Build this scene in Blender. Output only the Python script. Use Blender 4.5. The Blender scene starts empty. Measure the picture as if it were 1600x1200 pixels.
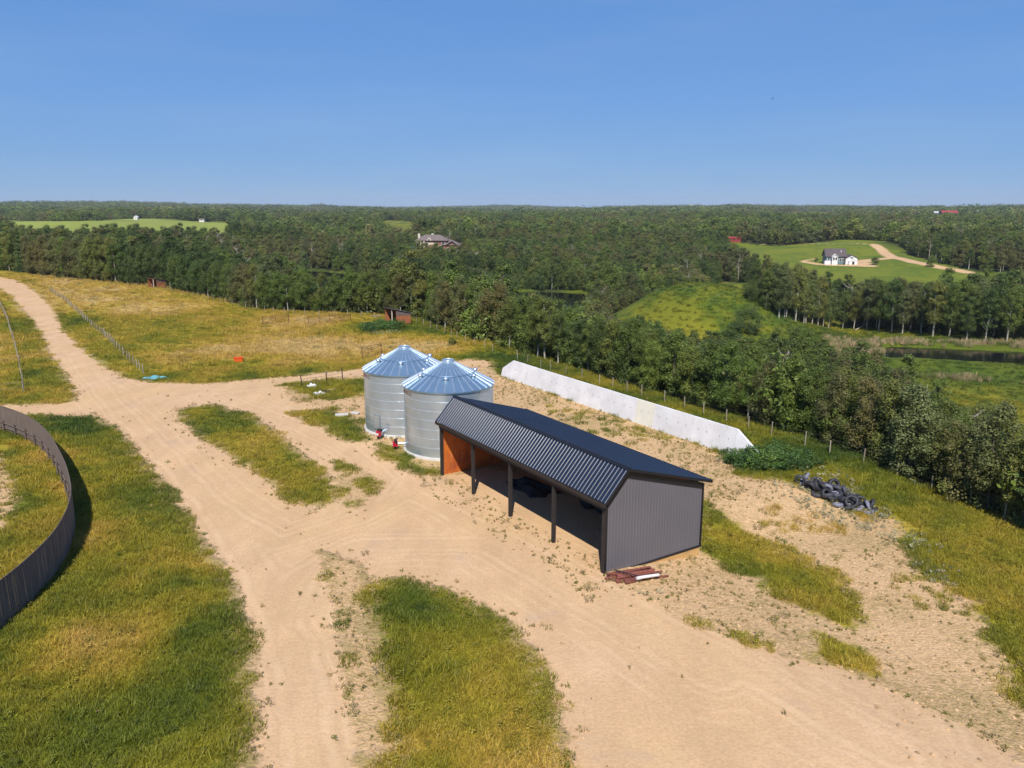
import bpy, math, random
import numpy as np
from mathutils import Vector, Matrix

# ---------------------------------------------------------------- camera, sky, sun, exposure
FPX, CAMH, PITCH = 1217.0, 20.0, math.atan(275 / 1217.0)
SC = bpy.context.scene
COL = SC.collection
cam_d = bpy.data.cameras.new('camera')
cam_d.sensor_fit = 'HORIZONTAL'; cam_d.sensor_width = 36.0
cam_d.lens = 36.0 * FPX / 1600.0
cam_d.clip_start = 0.5; cam_d.clip_end = 30000
cam = bpy.data.objects.new('camera', cam_d); COL.objects.link(cam)
cam.location = (0, 0, CAMH); cam.rotation_euler = (math.pi / 2 - PITCH, 0, 0)
SC.camera = cam

SUN_EL = math.radians(50.3)
SUN_TO = Vector((-0.0656 * math.cos(SUN_EL), -0.998 * math.cos(SUN_EL), math.sin(SUN_EL)))   # towards the sun
wd = bpy.data.worlds.new('World'); SC.world = wd; wd.use_nodes = True
nt = wd.node_tree; nt.nodes.clear()
wo = nt.nodes.new('ShaderNodeOutputWorld'); bg = nt.nodes.new('ShaderNodeBackground')
sky = nt.nodes.new('ShaderNodeTexSky'); sky.sky_type = 'NISHITA'; sky.sun_disc = False
sky.sun_elevation = SUN_EL
sky.sun_rotation = math.atan2(SUN_TO.x, SUN_TO.y)
sky.altitude = 1500; sky.air_density = 1.0; sky.dust_density = 0.3; sky.ozone_density = 4.0
bg.inputs[1].default_value = 0.10
# the clear, slightly hazy blue of the day: pale steel blue at the horizon, deeper overhead
tcw = nt.nodes.new('ShaderNodeTexCoord'); sep = nt.nodes.new('ShaderNodeSeparateXYZ'); rmp = nt.nodes.new('ShaderNodeValToRGB')
nt.links.new(tcw.outputs['Generated'], sep.inputs[0]); nt.links.new(sep.outputs['Z'], rmp.inputs[0])
cr_ = rmp.color_ramp; cr_.elements[0].position = 0.0; cr_.elements[0].color = (1.25, 2.65, 4.95, 1); cr_.elements[1].position = 1.0; cr_.elements[1].color = (0.32, 1.0, 3.2, 1)
for ps_, cl_ in ((0.12, (1.05, 2.45, 5.3, 1)), (0.26, (0.80, 2.15, 5.15, 1)), (0.5, (0.5, 1.6, 4.5, 1))):
    e_ = cr_.elements.new(ps_); e_.color = cl_
mxw = nt.nodes.new('ShaderNodeMix'); mxw.data_type = 'RGBA'; mxw.inputs[0].default_value = 0.85
mpw = nt.nodes.new('ShaderNodeMapping'); mpw.inputs['Scale'].default_value = (2.2, 2.2, 14.0); nt.links.new(tcw.outputs['Generated'], mpw.inputs[0])
nzw = nt.nodes.new('ShaderNodeTexNoise'); nzw.inputs['Scale'].default_value = 1.6; nzw.inputs['Detail'].default_value = 7; nt.links.new(mpw.outputs[0], nzw.inputs['Vector'])
mrw = nt.nodes.new('ShaderNodeMapRange'); nt.links.new(nzw.outputs[0], mrw.inputs[0]); mrw.inputs[1].default_value = .45; mrw.inputs[2].default_value = .85; mrw.inputs[4].default_value = .22
mxc = nt.nodes.new('ShaderNodeMix'); mxc.data_type = 'RGBA'; nt.links.new(mrw.outputs[0], mxc.inputs[0]); nt.links.new(rmp.outputs[0], mxc.inputs[6]); mxc.inputs[7].default_value = (2.6, 3.6, 5.2, 1)
nt.links.new(sky.outputs[0], mxw.inputs[6]); nt.links.new(mxc.outputs[2], mxw.inputs[7]); nt.links.new(mxw.outputs[2], bg.inputs[0])
nt.links.new(bg.outputs[0], wo.inputs[0])
sl = bpy.data.lights.new('sun', 'SUN'); sl.energy = 4.15; sl.angle = math.radians(0.5); sl.color = (1.0, 0.945, 0.86)
so = bpy.data.objects.new('sun', sl); COL.objects.link(so)
so.rotation_euler = SUN_TO.to_track_quat('Z', 'Y').to_euler(); so.location = (0, -40, 80)
SC.view_settings.view_transform = 'Standard'; SC.view_settings.look = 'None'
SC.view_settings.exposure = 0.40; SC.view_settings.gamma = 1.0
SC.cycles.max_bounces = 6; SC.cycles.transparent_max_bounces = 4
SC.cycles.diffuse_bounces = 3; SC.cycles.glossy_bounces = 3; SC.cycles.transmission_bounces = 3

R = random.Random(7)
NR = np.random.default_rng(11)
PI = math.pi

# ---------------------------------------------------------------- small maths
def S(t):
    t = np.clip(t, 0, 1); return t * t * (3 - 2 * t)

def ray(u, v):
    a = (u - 800) / FPX; b = (600 - v) / FPX
    return np.array([a, math.cos(PITCH) + b * math.sin(PITCH), -math.sin(PITCH) + b * math.cos(PITCH)])

def P(u, v, z=0.0):
    r = ray(u, v); t = (z - CAMH) / r[2]
    return (float(r[0] * t), float(r[1] * t))

def hashn(ix, iy, seed):
    h = (ix.astype(np.int64) * 374761393 + iy.astype(np.int64) * 668265263 + seed * 1442695041) & 0xFFFFFFFF
    h = ((h ^ (h >> 13)) * 1274126177) & 0xFFFFFFFF
    return ((h ^ (h >> 16)) & 0xFFFF) / 65535.0

def vnoise(x, y, s, seed=0):
    x = np.asarray(x, float) / s; y = np.asarray(y, float) / s
    ix = np.floor(x).astype(np.int64); iy = np.floor(y).astype(np.int64)
    fx = x - ix; fy = y - iy; fx = fx * fx * (3 - 2 * fx); fy = fy * fy * (3 - 2 * fy)
    a = hashn(ix, iy, seed); b = hashn(ix + 1, iy, seed); c = hashn(ix, iy + 1, seed); d = hashn(ix + 1, iy + 1, seed)
    return (a * (1 - fx) + b * fx) * (1 - fy) + (c * (1 - fx) + d * fx) * fy

def fbm(x, y, s, seed=0, n=4):
    t = 0; w = 0; k = 1.0
    for i in range(n):
        t = t + k * vnoise(x, y, s / 2 ** i, seed + i * 17); w += k; k *= 0.55
    return t / w

def sd_line(x, y, pts, closed=False):
    """distance to a polyline and sign of the nearest piece (positive on its left)"""
    x = np.asarray(x, float); y = np.asarray(y, float)
    best = np.full(x.shape, 1e18); sg = np.ones(x.shape)
    n = len(pts)
    for i in range(n if closed else n - 1):
        ax, ay = pts[i]; bx, by = pts[(i + 1) % n]
        dx, dy = bx - ax, by - ay; L = dx * dx + dy * dy + 1e-12
        t = np.clip(((x - ax) * dx + (y - ay) * dy) / L, 0, 1)
        qx = x - ax - t * dx; qy = y - ay - t * dy; d = qx * qx + qy * qy
        c = dx * (y - ay) - dy * (x - ax)
        m = d < best - 1e-9
        best = np.where(m, d, best); sg = np.where(m, np.where(c >= 0, 1.0, -1.0), sg)
    return np.sqrt(best), sg

def sd_poly(x, y, pts):
    """signed distance to a closed polygon, negative inside"""
    x = np.asarray(x, float); y = np.asarray(y, float)
    d, _ = sd_line(x, y, pts, True)
    ins = np.zeros(x.shape, bool); n = len(pts)
    for i in range(n):
        ax, ay = pts[i]; bx, by = pts[(i + 1) % n]
        if ay == by: continue
        m = ((ay > y) != (by > y)) & (x < (bx - ax) * (y - ay) / (by - ay) + ax)
        ins ^= m
    return np.where(ins, -d, d)

def sd_caps(x, y, pts, r):
    d, _ = sd_line(x, y, pts); return d - r

# ---------------------------------------------------------------- the lie of the land
EDGE = [(-700.0, 330.0)] + [P(*q) for q in [(-60, 424), (0, 424), (60, 430), (130, 438), (230, 446), (300, 460), (400, 484), (480, 490), (560, 494),
        (640, 498), (700, 520), (770, 546), (800, 553), (860, 571), (950, 599), (1050, 628), (1150, 658), (1250, 687), (1350, 720),
        (1450, 757), (1530, 788), (1600, 820), (1700, 868)]] + [(46.0, 10.0), (60.0, -80.0)]
SA = np.array(P(689, 742)); SB = np.array(P(943, 896))          # the shed's front corners
SE1 = (SB - SA) / np.linalg.norm(SB - SA); SE2 = np.array([-SE1[1], SE1[0]])
if SE2[1] < 0: SE2 = -SE2
SLEN = float(np.linalg.norm(SB - SA))
RIVER = [P(u, v, -15) for u, v in [(1380, 541), (1455, 543.5), (1600, 550), (1760, 553), (1760, 577), (1600, 572), (1520, 567), (1455, 563), (1380, 560)]]
POND_A = [P(u, v, -15) for u, v in [(800, 455), (912, 457.5), (925, 470), (900, 502), (820, 505)]]
POND_B = [P(u, v, -15) for u, v in [(485, 422), (520, 425.5), (558, 429), (575, 450), (560, 474), (480, 470)]]
WATERS = [RIVER, POND_A, POND_B]

def terrain(x, y):
    x = np.asarray(x, float); y = np.asarray(y, float)
    d, sg = sd_line(x, y, EDGE); sd = d * sg
    r = np.hypot(x, y); a = x / np.maximum(y, 1.0)
    D = 4.0 + 11.0 * S((a + 0.50) / 0.30)
    z = -D * S((sd + 1.0) / (62.0 - 20.0 * S((a - 0.05) / 0.3))) * (1 - 0.52 * S((r - 400) / 280))
    z = z + 3.0 * S((r - 700) / 800) + 9.0 * S((r - 1600) / 3400)
    z = z + S((r - 480) / 500) * 5.0 * (fbm(x, y, 330, 3, 3) - 0.5) + S((r - 1500) / 2500) * 62.0 * (fbm(x, y, 1000, 9, 2) - 0.49)
    q = ((x - 56) / 22.5) ** 2 + ((y - 228) / 31.0) ** 2
    z = z + 13.2 * np.exp(-q ** 1.45)
    z = z + 10.0 * (fbm(x, y, 90, 13, 2) - 0.5) * S((sd - 55) / 60) * S((r - 150) / 80) * S((q - 2.2) / 3.0) * (1 - S((r - 1500) / 500))
    # the yard: little rolls in the paddock and the fall of the ground past the shed's far end
    s = (x - SB[0]) * SE2[0] + (y - SB[1]) * SE2[1]; t = (x - SB[0]) * SE1[0] + (y - SB[1]) * SE1[1]
    z = z - 1.0 * S(s / 9.0) * S((t + 5.0) / 7.0) * S((60 - np.abs(s)) / 30)
    z = z + 0.9 * (fbm(x, y, 26, 5, 2) - 0.5) * S((np.hypot(x + 5, y - 45) - 34) / 40)
    for w in WATERS:
        z = np.where(r > 120, z, z)
        if w is RIVER: dd = sd_poly(x, y, w)
        else: dd = sd_poly(x, y, w)
        z = np.where(dd < 14, z + (-14.3 - z) * S((14 - dd) / 9), z)
        z = z - 1.6 * S((1.0 - dd) / 3.0)
    return z

_T = np.concatenate([np.arange(15, 300, 0.4), np.geomspace(300, 9000, 1500)])
def T(u, v):
    """where the line of sight through a photo pixel meets the land"""
    r = ray(u, v); hy = math.hypot(r[0], r[1])
    t = _T / hy; x = r[0] * t; y = r[1] * t; z = CAMH + r[2] * t
    g = terrain(x, y); k = int(np.argmax(z < g))
    if k == 0: k = len(t) - 1
    f = (z[k - 1] - g[k - 1]) / max((z[k - 1] - g[k - 1]) - (z[k] - g[k]), 1e-9)
    tt = t[k - 1] + f * (t[k] - t[k - 1])
    return (float(r[0] * tt), float(r[1] * tt))
def TP(l): return [T(*q) for q in l]
def Z(x, y): return float(terrain(np.array([x]), np.array([y]))[0])

ROAD = TP([(-120, 428), (0, 433), (25, 438), (50, 453), (75, 474), (92, 500), (110, 528), (140, 558), (170, 578), (200, 591), (240, 598), (320, 600),
           (400, 593), (480, 585), (560, 577), (640, 569), (760, 562), (775, 572), (640, 582), (575, 586), (500, 594), (440, 602), (460, 622),
           (520, 640), (560, 668), (600, 690), (640, 722), (690, 744), (760, 730), (950, 800), (930, 880), (990, 920), (1060, 960), (1150, 1000), (1250, 1030), (1345, 1056),
           (1420, 1090), (1560, 1160), (1760, 1290), (1700, 1500), (860, 1400), (395, 1300), (396, 1060), (388, 990), (374, 935), (345, 880), (310, 830), (275, 782), (240, 736), (210, 701),
           (180, 668), (150, 650), (60, 650), (-60, 648), (-60, 633), (60, 632), (120, 627), (104, 588), (80, 556), (62, 520), (42, 490), (20, 465), (0, 450), (-120, 445)])
ISLE_A = TP([(276, 640), (330, 631), (390, 648), (432, 675), (480, 716), (514, 748), (522, 775), (498, 792), (462, 782), (430, 760), (390, 732), (350, 705), (310, 682), (286, 660)])
ISLE_B = TP([(566, 915), (600, 903), (650, 906), (695, 922), (745, 950), (795, 975), (832, 1010), (856, 1062), (885, 1150), (860, 1260), (700, 1330), (610, 1210), (592, 1080), (575, 990)])
PAD = TP([(690, 744), (640, 722), (600, 690), (560, 668), (470, 650), (430, 606), (500, 596), (600, 580), (745, 560), (790, 592), (850, 606), (950, 642), (1050, 680), (1130, 706),
          (1180, 745), (1260, 760), (1330, 800), (1400, 815), (1416, 850), (1470, 900), (1525, 940), (1545, 985), (1590, 1060), (1680, 1180), (1900, 1400), (1500, 1400), (1340, 1056),
          (1060, 975), (940, 900), (760, 740)])
STRIPS = [TP([(1095, 785), (1140, 812), (1200, 850), (1290, 895), (1345, 965), (1330, 985), (1260, 950), (1180, 905), (1130, 885), (1102, 862)]),
          TP([(438, 606), (500, 599), (578, 590), (578, 612), (545, 622), (505, 622), (470, 612)]), TP([(455, 642), (520, 640), (560, 655), (578, 690), (545, 692), (505, 668), (468, 657)]),
          TP([(592, 692), (640, 716), (690, 738), (676, 744), (640, 738), (602, 714)]),
          TP([(1270, 985), (1330, 1010), (1380, 1060), (1340, 1075), (1290, 1040)])]
SPK = [TP([(500, 860), (560, 880), (568, 915), (576, 990), (592, 1080), (610, 1210), (580, 1260), (556, 1150), (540, 1050), (528, 950)]),
       TP([(530, 722), (570, 738), (590, 765), (552, 798), (532, 780), (526, 750)])]
PEN_BARE = TP([(-60, 690), (0, 708), (18, 738), (26, 780), (10, 830), (-40, 860), (-140, 820)])
DRIVE = [(TP([(1366, 382), (1378, 390), (1392, 401), (1430, 410), (1470, 418), (1514, 426)]), 3.2), (TP([(1395, 403), (1360, 406), (1340, 410)]), 5.0), (TP([(1340, 413), (1358, 412)]), 4.0),
         (TP([(1365, 416), (1330, 415), (1280, 413), (1256, 409)]), 2.6), (TP([(1256, 408), (1276, 404)]), 1.2), (TP([(1190, 382), (1240, 381), (1300, 381), (1362, 382)]), 1.0)]
CLEAR = [  # treeless ground outside the yard
    TP([(1000, 484), (1006, 466), (1055, 446), (1130, 438), (1182, 442), (1222, 466), (1245, 486), (1290, 494), (1320, 506), (1400, 514), (1500, 524), (1600, 528), (1800, 532),
        (1800, 830), (1700, 782), (1600, 740), (1520, 700), (1440, 655), (1380, 622), (1300, 592), (1200, 572), (1100, 560), (1025, 525)]),
    TP([(1095, 371), (1140, 376), (1220, 384), (1290, 378), (1370, 376), (1412, 388), (1424, 399), (1470, 412), (1520, 424), (1600, 427), (1800, 430), (1800, 478), (1600, 484),
        (1450, 487), (1330, 485), (1230, 462), (1170, 430), (1120, 392)]),
    TP([(-140, 342), (0, 343), (120, 346), (220, 341), (290, 345), (356, 347), (388, 356), (350, 388), (250, 386), (120, 388), (60, 394), (0, 372), (-140, 368)]),
    TP([(597, 345), (625, 344), (656, 348), (652, 378), (588, 376)]), TP([(425, 344), (480, 345), (480, 350), (430, 350)]),
    TP([(1238, 330), (1300, 331), (1318, 336), (1312, 346), (1236, 345)]), TP([(893, 372), (930, 373), (925, 384), (890, 382)]), TP([(36, 331), (70, 331), (72, 334.5), (36, 334)]), TP([(270, 333), (286, 333), (288, 338), (272, 337)]), TP([(1350, 335), (1388, 336), (1388, 339), (1352, 338)]), TP([(1180, 326.8), (1212, 327), (1212, 329), (1180, 329)])]
CROP = CLEAR[2]
SH1, SH2 = P(622, 503), P(246, 446.5)

def sroad(x, y):
    d = sd_poly(x, y, ROAD); d = np.maximum(d, -sd_poly(x, y, ISLE_A)); d = np.maximum(d, -sd_poly(x, y, ISLE_B))
    for q in SPK + STRIPS[1:4]: d = np.maximum(d, -sd_poly(x, y, q))
    for p, r in DRIVE: d = np.minimum(d, sd_caps(x, y, p, r))
    return d
def spad(x, y):
    d = np.minimum(sd_poly(x, y, PAD), sd_poly(x, y, PEN_BARE))
    for q in SPK: d = np.minimum(d, sd_poly(x, y, q))
    for s in STRIPS + [ISLE_A, ISLE_B]: d = np.maximum(d, -sd_poly(x, y, s))
    return d

LINES = [TP([(-60, 434), (10, 445), (50, 472), (82, 510), (130, 575), (190, 645), (260, 715), (330, 790), (395, 880), (440, 965), (470, 1060), (500, 1320)]),
         TP([(130, 560), (220, 612), (340, 612), (470, 598), (600, 578)]), TP([(330, 790), (430, 850), (560, 810), (640, 770), (760, 830), (950, 930), (1150, 1040), (1400, 1180)]),
         TP([(440, 965), (470, 900), (560, 850), (760, 850), (950, 960), (1120, 1060)]), TP([(560, 790), (600, 750), (540, 700), (440, 655), (340, 618)]), TP([(1160, 760), (1280, 840), (1380, 930), (1470, 1040), (1560, 1180)])]
def ruts(x, y):
    d = linedist(x, y); return np.exp(-((d - .85) / .4) ** 2) * (.45 + .9 * fbm(x, y, 7, 81, 2))
def linedist(x, y):
    v = np.full(np.shape(x), 99.0)
    for l in LINES: v = np.minimum(v, sd_line(x, y, l)[0])
    return v
def pix(u, v, r):      # a soft round patch of land as seen at a photo pixel
    return T(u, v) + (r,)
DARKG = [pix(600, 512, 9), pix(590, 515, 7), pix(345, 520, 8), pix(1200, 720, 3.6), pix(1160, 722, 2.4), pix(140, 560, 5), pix(640, 960, 4), pix(80, 590, 4), pix(250, 770, 4),
         pix(380, 660, 2), pix(300, 720, 4), pix(1240, 700, 6), pix(1390, 870, 3), pix(350, 960, 3)]
GOLD = [pix(78, 712, 1.6), pix(98, 770, 1.4), pix(60, 690, 2), pix(255, 880, 3), pix(190, 1000, 4), pix(330, 930, 2), pix(740, 1000, 2), pix(1250, 940, 2), pix(1250, 800, 4), pix(150, 450, 22), pix(300, 480, 14), pix(440, 540, 10), pix(620, 550, 8), pix(60, 720, 3), pix(100, 760, 2.0), pix(170, 830, 4), pix(850, 610, 5), pix(120, 1010, 4), pix(560, 535, 8),
        pix(690, 540, 6), pix(760, 920, 2), pix(1180, 765, 3), pix(30, 560, 6)]
C_R = np.array([[0.066, 0.108, 0.012], [0.152, 0.170, 0.014], [0.280, 0.245, 0.020], [0.395, 0.290, 0.036], [0.48, 0.325, 0.072], [0.54, 0.39, 0.15]])
def gcolor(x, y):
    """what grows where: from lush green (0) to dry gold (1)"""
    x = np.asarray(x, float); y = np.asarray(y, float); r = np.hypot(x, y)
    d, sg = sd_line(x, y, EDGE); sd = d * sg
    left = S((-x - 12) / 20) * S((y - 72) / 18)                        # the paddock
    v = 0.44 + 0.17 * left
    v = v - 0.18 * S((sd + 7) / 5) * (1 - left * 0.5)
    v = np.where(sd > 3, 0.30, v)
    v = v - 0.14 * S((5 - np.abs(sroad(x, y) - 2.5)) / 5) * S((y - 60) / 20)
    right = S((x - 10) / 8) * S((sd + 30) / 10)
    v = v + 0.05 * right
    for a in DARKG: v = v - 0.24 * np.exp(-((x - a[0]) ** 2 + (y - a[1]) ** 2) / a[2] ** 2)
    for a in GOLD: v = v + 0.24 * np.exp(-((x - a[0]) ** 2 + (y - a[1]) ** 2) / a[2] ** 2)
    v = v + 0.95 * (fbm(x, y * 0.6, 14, 21, 4) - 0.5) + 0.6 * (fbm(x, y, 2.6, 31, 3) - 0.5)
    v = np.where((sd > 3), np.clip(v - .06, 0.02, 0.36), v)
    mound = np.exp(-(((x - 56) / 26.0) ** 2 + ((y - 230) / 34.0) ** 2) ** 2)
    v = v - 0.17 * mound
    wet = np.maximum(S((30 - sd_poly(x, y, RIVER)) / 12), np.maximum(S((24 - sd_poly(x, y, POND_A)) / 10), S((24 - sd_poly(x, y, POND_B)) / 10))); v = v * (1 - 0.72 * wet)
    v = np.clip(v, 0, 0.999) * 5
    i = np.floor(v).astype(int); f = (v - i)[..., None]
    c = C_R[i] * (1 - f) + C_R[np.minimum(i + 1, 5)] * f
    if True:
        crop = S((10 - sd_poly(x, y, CROP)) / 20)[..., None]
        c = c * (1 - crop) + np.array([0.27, 0.31, 0.055]) * crop * (0.85 + 0.3 * fbm(x, y * 0.4, 120, 5, 3))[..., None]
        hc = S((20 - sd_poly(x, y, CLEAR[1])) / 25)[..., None]
        c = c * (1 - 0.6 * hc) + np.array([0.13, 0.185, 0.02]) * hc * 0.6
    return c

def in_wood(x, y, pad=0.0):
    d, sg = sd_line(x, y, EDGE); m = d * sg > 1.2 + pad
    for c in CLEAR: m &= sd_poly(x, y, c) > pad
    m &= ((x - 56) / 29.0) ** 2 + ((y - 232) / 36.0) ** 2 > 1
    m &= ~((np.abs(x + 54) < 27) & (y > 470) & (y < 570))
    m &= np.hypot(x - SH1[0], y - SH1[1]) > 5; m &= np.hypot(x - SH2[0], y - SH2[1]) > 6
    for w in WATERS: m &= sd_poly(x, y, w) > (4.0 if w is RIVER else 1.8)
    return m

# ---------------------------------------------------------------- materials
def mat(name):
    m = bpy.data.materials.new(name); m.use_nodes = True; t = m.node_tree
    return m, t, t.nodes['Principled BSDF']
def nd(t, typ, **kw):
    n = t.nodes.new(typ)
    for k, v in kw.items():
        if k.startswith('_'): n.inputs[k[1:].replace('_', ' ')].default_value = v
        else: setattr(n, k, v)
    return n
def attr(t, name, kind='GEOMETRY'):
    return nd(t, 'ShaderNodeAttribute', attribute_name=name, attribute_type=kind)
def math_(t, op, a, b=None, c=None, clamp=False):
    n = t.nodes.new('ShaderNodeMath'); n.operation = op; n.use_clamp = clamp
    for i, v in enumerate((a, b, c)):
        if v is None: continue
        if isinstance(v, (int, float)): n.inputs[i].default_value = v
        else: t.links.new(v, n.inputs[i])
    return n.outputs[0]
def mixc(t, f, a, b, mode='MIX'):
    n = t.nodes.new('ShaderNodeMix'); n.data_type = 'RGBA'; n.blend_type = mode
    for i, v in ((0, f), (6, a), (7, b)):
        if isinstance(v, (int, float)): n.inputs[i].default_value = v
        elif isinstance(v, tuple): n.inputs[i].default_value = (*v, 1) if len(v) == 3 else v
        else: t.links.new(v, n.inputs[i])
    return n.outputs[2]
def maprange(t, v, a, b, c=0.0, d=1.0, smooth=False):
    n = t.nodes.new('ShaderNodeMapRange'); n.interpolation_type = 'SMOOTHSTEP' if smooth else 'LINEAR'
    t.links.new(v, n.inputs[0])
    for i, q in enumerate((a, b, c, d)): n.inputs[i + 1].default_value = q
    return n.outputs[0]
def noise(t, scale, detail=4, rough=0.55, vec=None, stretch=None):
    n = nd(t, 'ShaderNodeTexNoise', _Scale=scale, _Detail=detail, _Roughness=rough)
    if vec is None:
        vec = nd(t, 'ShaderNodeNewGeometry').outputs['Position']
    if stretch:
        mp = nd(t, 'ShaderNodeMapping'); mp.inputs['Scale'].default_value = stretch
        t.links.new(vec, mp.inputs[0]); vec = mp.outputs[0]
    t.links.new(vec, n.inputs['Vector']); return n.outputs[0]
def bump(t, b, h, strength, dist=0.1):
    n = nd(t, 'ShaderNodeBump', _Strength=strength, _Distance=dist); t.links.new(h, n.inputs['Height']); t.links.new(n.outputs[0], b.inputs['Normal'])

def plain(name, col, rough=0.6, metal=0.0, var=0.25, scale=3.0, bmp=0.0, stretch=None, spec=0.5, objvar=0.0):
    m, t, b = mat(name)
    tc = nd(t, 'ShaderNodeTexCoord').outputs['Object']
    n = noise(t, scale, 5, 0.6, tc, stretch)
    f = maprange(t, n, 0.25, 0.75, 1 - var, 1 + var)
    if objvar:
        r = nd(t, 'ShaderNodeObjectInfo').outputs['Random']
        f = math_(t, 'MULTIPLY', f, maprange(t, r, 0, 1, 1 - objvar, 1 + objvar))
    c = nd(t, 'ShaderNodeVectorMath', operation='SCALE'); c.inputs[0].default_value = col
    t.links.new(f, c.inputs['Scale'])
    t.links.new(c.outputs[0], b.inputs['Base Color'])
    b.inputs['Roughness'].default_value = rough; b.inputs['Metallic'].default_value = metal
    b.inputs['Specular IOR Level'].default_value = spec
    if bmp: bump(t, b, n, bmp, 0.05)
    return m

def ground_material():
    m, t, b = mat('ground')
    sr = attr(t, 'sroad').outputs['Fac']; sp = attr(t, 'spad').outputs['Fac']; gc = attr(t, 'gcol').outputs['Color']
    fw = attr(t, 'wood').outputs['Fac']
    n_edge = noise(t, 0.9, 7, 0.62)
    n_fine = noise(t, 7.0, 4, 0.6)
    n_mid = noise(t, 2.2, 5, 0.6)
    n_big = noise(t, 0.09, 4, 0.5)
    e = math_(t, 'MULTIPLY', math_(t, 'SUBTRACT', n_edge, 0.5), 2.2)
    road = maprange(t, math_(t, 'ADD', sr, e), -0.30, 0.25, 1, 0, True)
    e2 = math_(t, 'MULTIPLY', math_(t, 'SUBTRACT', n_edge, 0.5), 4.0)
    pad = maprange(t, math_(t, 'ADD', sp, e2), -0.6, 0.6, 1, 0, True)
    # grass
    gv = maprange(t, n_fine, 0.3, 0.72, 0.55, 1.35)
    gv2 = maprange(t, n_mid, 0.3, 0.7, 0.75, 1.2)
    g = nd(t, 'ShaderNodeVectorMath', operation='SCALE'); t.links.new(gc, g.inputs[0]); t.links.new(math_(t, 'MULTIPLY', gv, gv2), g.inputs['Scale'])
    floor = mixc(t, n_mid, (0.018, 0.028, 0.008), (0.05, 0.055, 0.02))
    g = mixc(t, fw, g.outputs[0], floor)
    g = mixc(t, math_(t, 'MULTIPLY', maprange(t, noise(t, 0.8, 5, 0.7), 0.60, 0.70), 0.45), g, (0.36, 0.27, 0.12))
    # packed gravel
    q = mixc(t, maprange(t, n_big, 0.35, 0.65), (0.63, 0.41, 0.205), (0.68, 0.445, 0.265))
    q = mixc(t, maprange(t, noise(t, 0.45, 6, 0.65, None, (1, 0.35, 1)), 0.35, 0.7), q, (0.53, 0.335, 0.185))
    sp1 = maprange(t, n_fine, 0.28, 0.75, 0.82, 1.12)
    qv = nd(t, 'ShaderNodeVectorMath', operation='SCALE'); t.links.new(q, qv.inputs[0]); t.links.new(sp1, qv.inputs['Scale'])
    stain = maprange(t, noise(t, 0.22, 3, 0.7), 0.60, 0.72)
    q = mixc(t, math_(t, 'MULTIPLY', stain, 0.5), qv.outputs[0], (0.43, 0.31, 0.23))
    ld = math_(t, 'ADD', attr(t, 'rut').outputs['Fac'], math_(t, 'MULTIPLY', math_(t, 'SUBTRACT', noise(t, 0.25, 3, 0.5), 0.5), 0.9))
    def track(at, w): return maprange(t, math_(t, 'ABSOLUTE', math_(t, 'SUBTRACT', ld, at)), 0.0, w, 1, 0, True)
    nn_ = maprange(t, noise(t, 0.5, 4, 0.6), 0.35, 0.6)
    rut = math_(t, 'MULTIPLY', math_(t, 'MAXIMUM', math_(t, 'MAXIMUM', track(.85, .30), track(1.45, .16)), math_(t, 'MAXIMUM', track(2.3, .24), track(3.1, .2))), nn_)
    q = mixc(t, math_(t, 'MULTIPLY', rut, 0.38), q, (0.70, 0.49, 0.30))
    loose = maprange(t, math_(t, 'SUBTRACT', noise(t, 5.0, 5, 0.75), math_(t, 'MULTIPLY', rut, 0.25)), 0.55, 0.68)
    q = mixc(t, math_(t, 'MULTIPLY', loose, 0.42), q, (0.40, 0.28, 0.16))
    q = mixc(t, math_(t, 'MULTIPLY', math_(t, 'MAXIMUM', track(1.15, .12), track(.5, .14)), 0.16), q, (0.42, 0.29, 0.17))
    dark_ = maprange(t, noise(t, 0.35, 5, 0.7), 0.35, 0.65)
    q = mixc(t, math_(t, 'MULTIPLY', dark_, 0.28), q, (0.50, 0.35, 0.185))
    # rough gravel with dry low weeds
    n_sp = noise(t, 3.1, 6, 0.75)
    pcol = mixc(t, maprange(t, n_mid, 0.35, 0.7), (0.66, 0.435, 0.235), (0.56, 0.365, 0.18))
    weed = mixc(t, maprange(t, n_fine, 0.4, 0.6), (0.27, 0.21, 0.06), (0.38, 0.27, 0.12))
    wd_ = maprange(t, math_(t, 'ADD', math_(t, 'MULTIPLY', n_sp, 0.65), math_(t, 'MULTIPLY', noise(t, 0.16, 4, 0.6), 0.55)), 0.575, 0.70)
    pcol = mixc(t, math_(t, 'MULTIPLY', wd_, 0.65), pcol, weed)
    pv = nd(t, 'ShaderNodeVectorMath', operation='SCALE'); t.links.new(pcol, pv.inputs[0]); t.links.new(maprange(t, n_fine, 0.3, 0.7, 0.7, 1.2), pv.inputs['Scale'])
    # dirt fringe between gravel and grass
    fr = maprange(t, math_(t, 'ADD', sr, math_(t, 'MULTIPLY', math_(t, 'SUBTRACT', n_sp, 0.5), 4.5)), 0.3, 1.3, 1, 0, True)
    c = mixc(t, math_(t, 'MULTIPLY', fr, 0.75), g, (0.40, 0.28, 0.13))
    c = mixc(t, pad, c, pv.outputs[0])
    c = mixc(t, road, c, q)
    t.links.new(c, b.inputs['Base Color'])
    b.inputs['Roughness'].default_value = 0.95; b.inputs['Specular IOR Level'].default_value = 0.15
    gr = math_(t, 'MAXIMUM', road, 0.0)
    h = math_(t, 'MULTIPLY', n_fine, maprange(t, gr, 0, 1, 0.9, 0.12))
    h = math_(t, 'ADD', h, math_(t, 'MULTIPLY', n_mid, maprange(t, gr, 0, 1, 1.1, 0.35)))
    bump(t, b, h, 0.8, 0.16)
    return m

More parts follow.
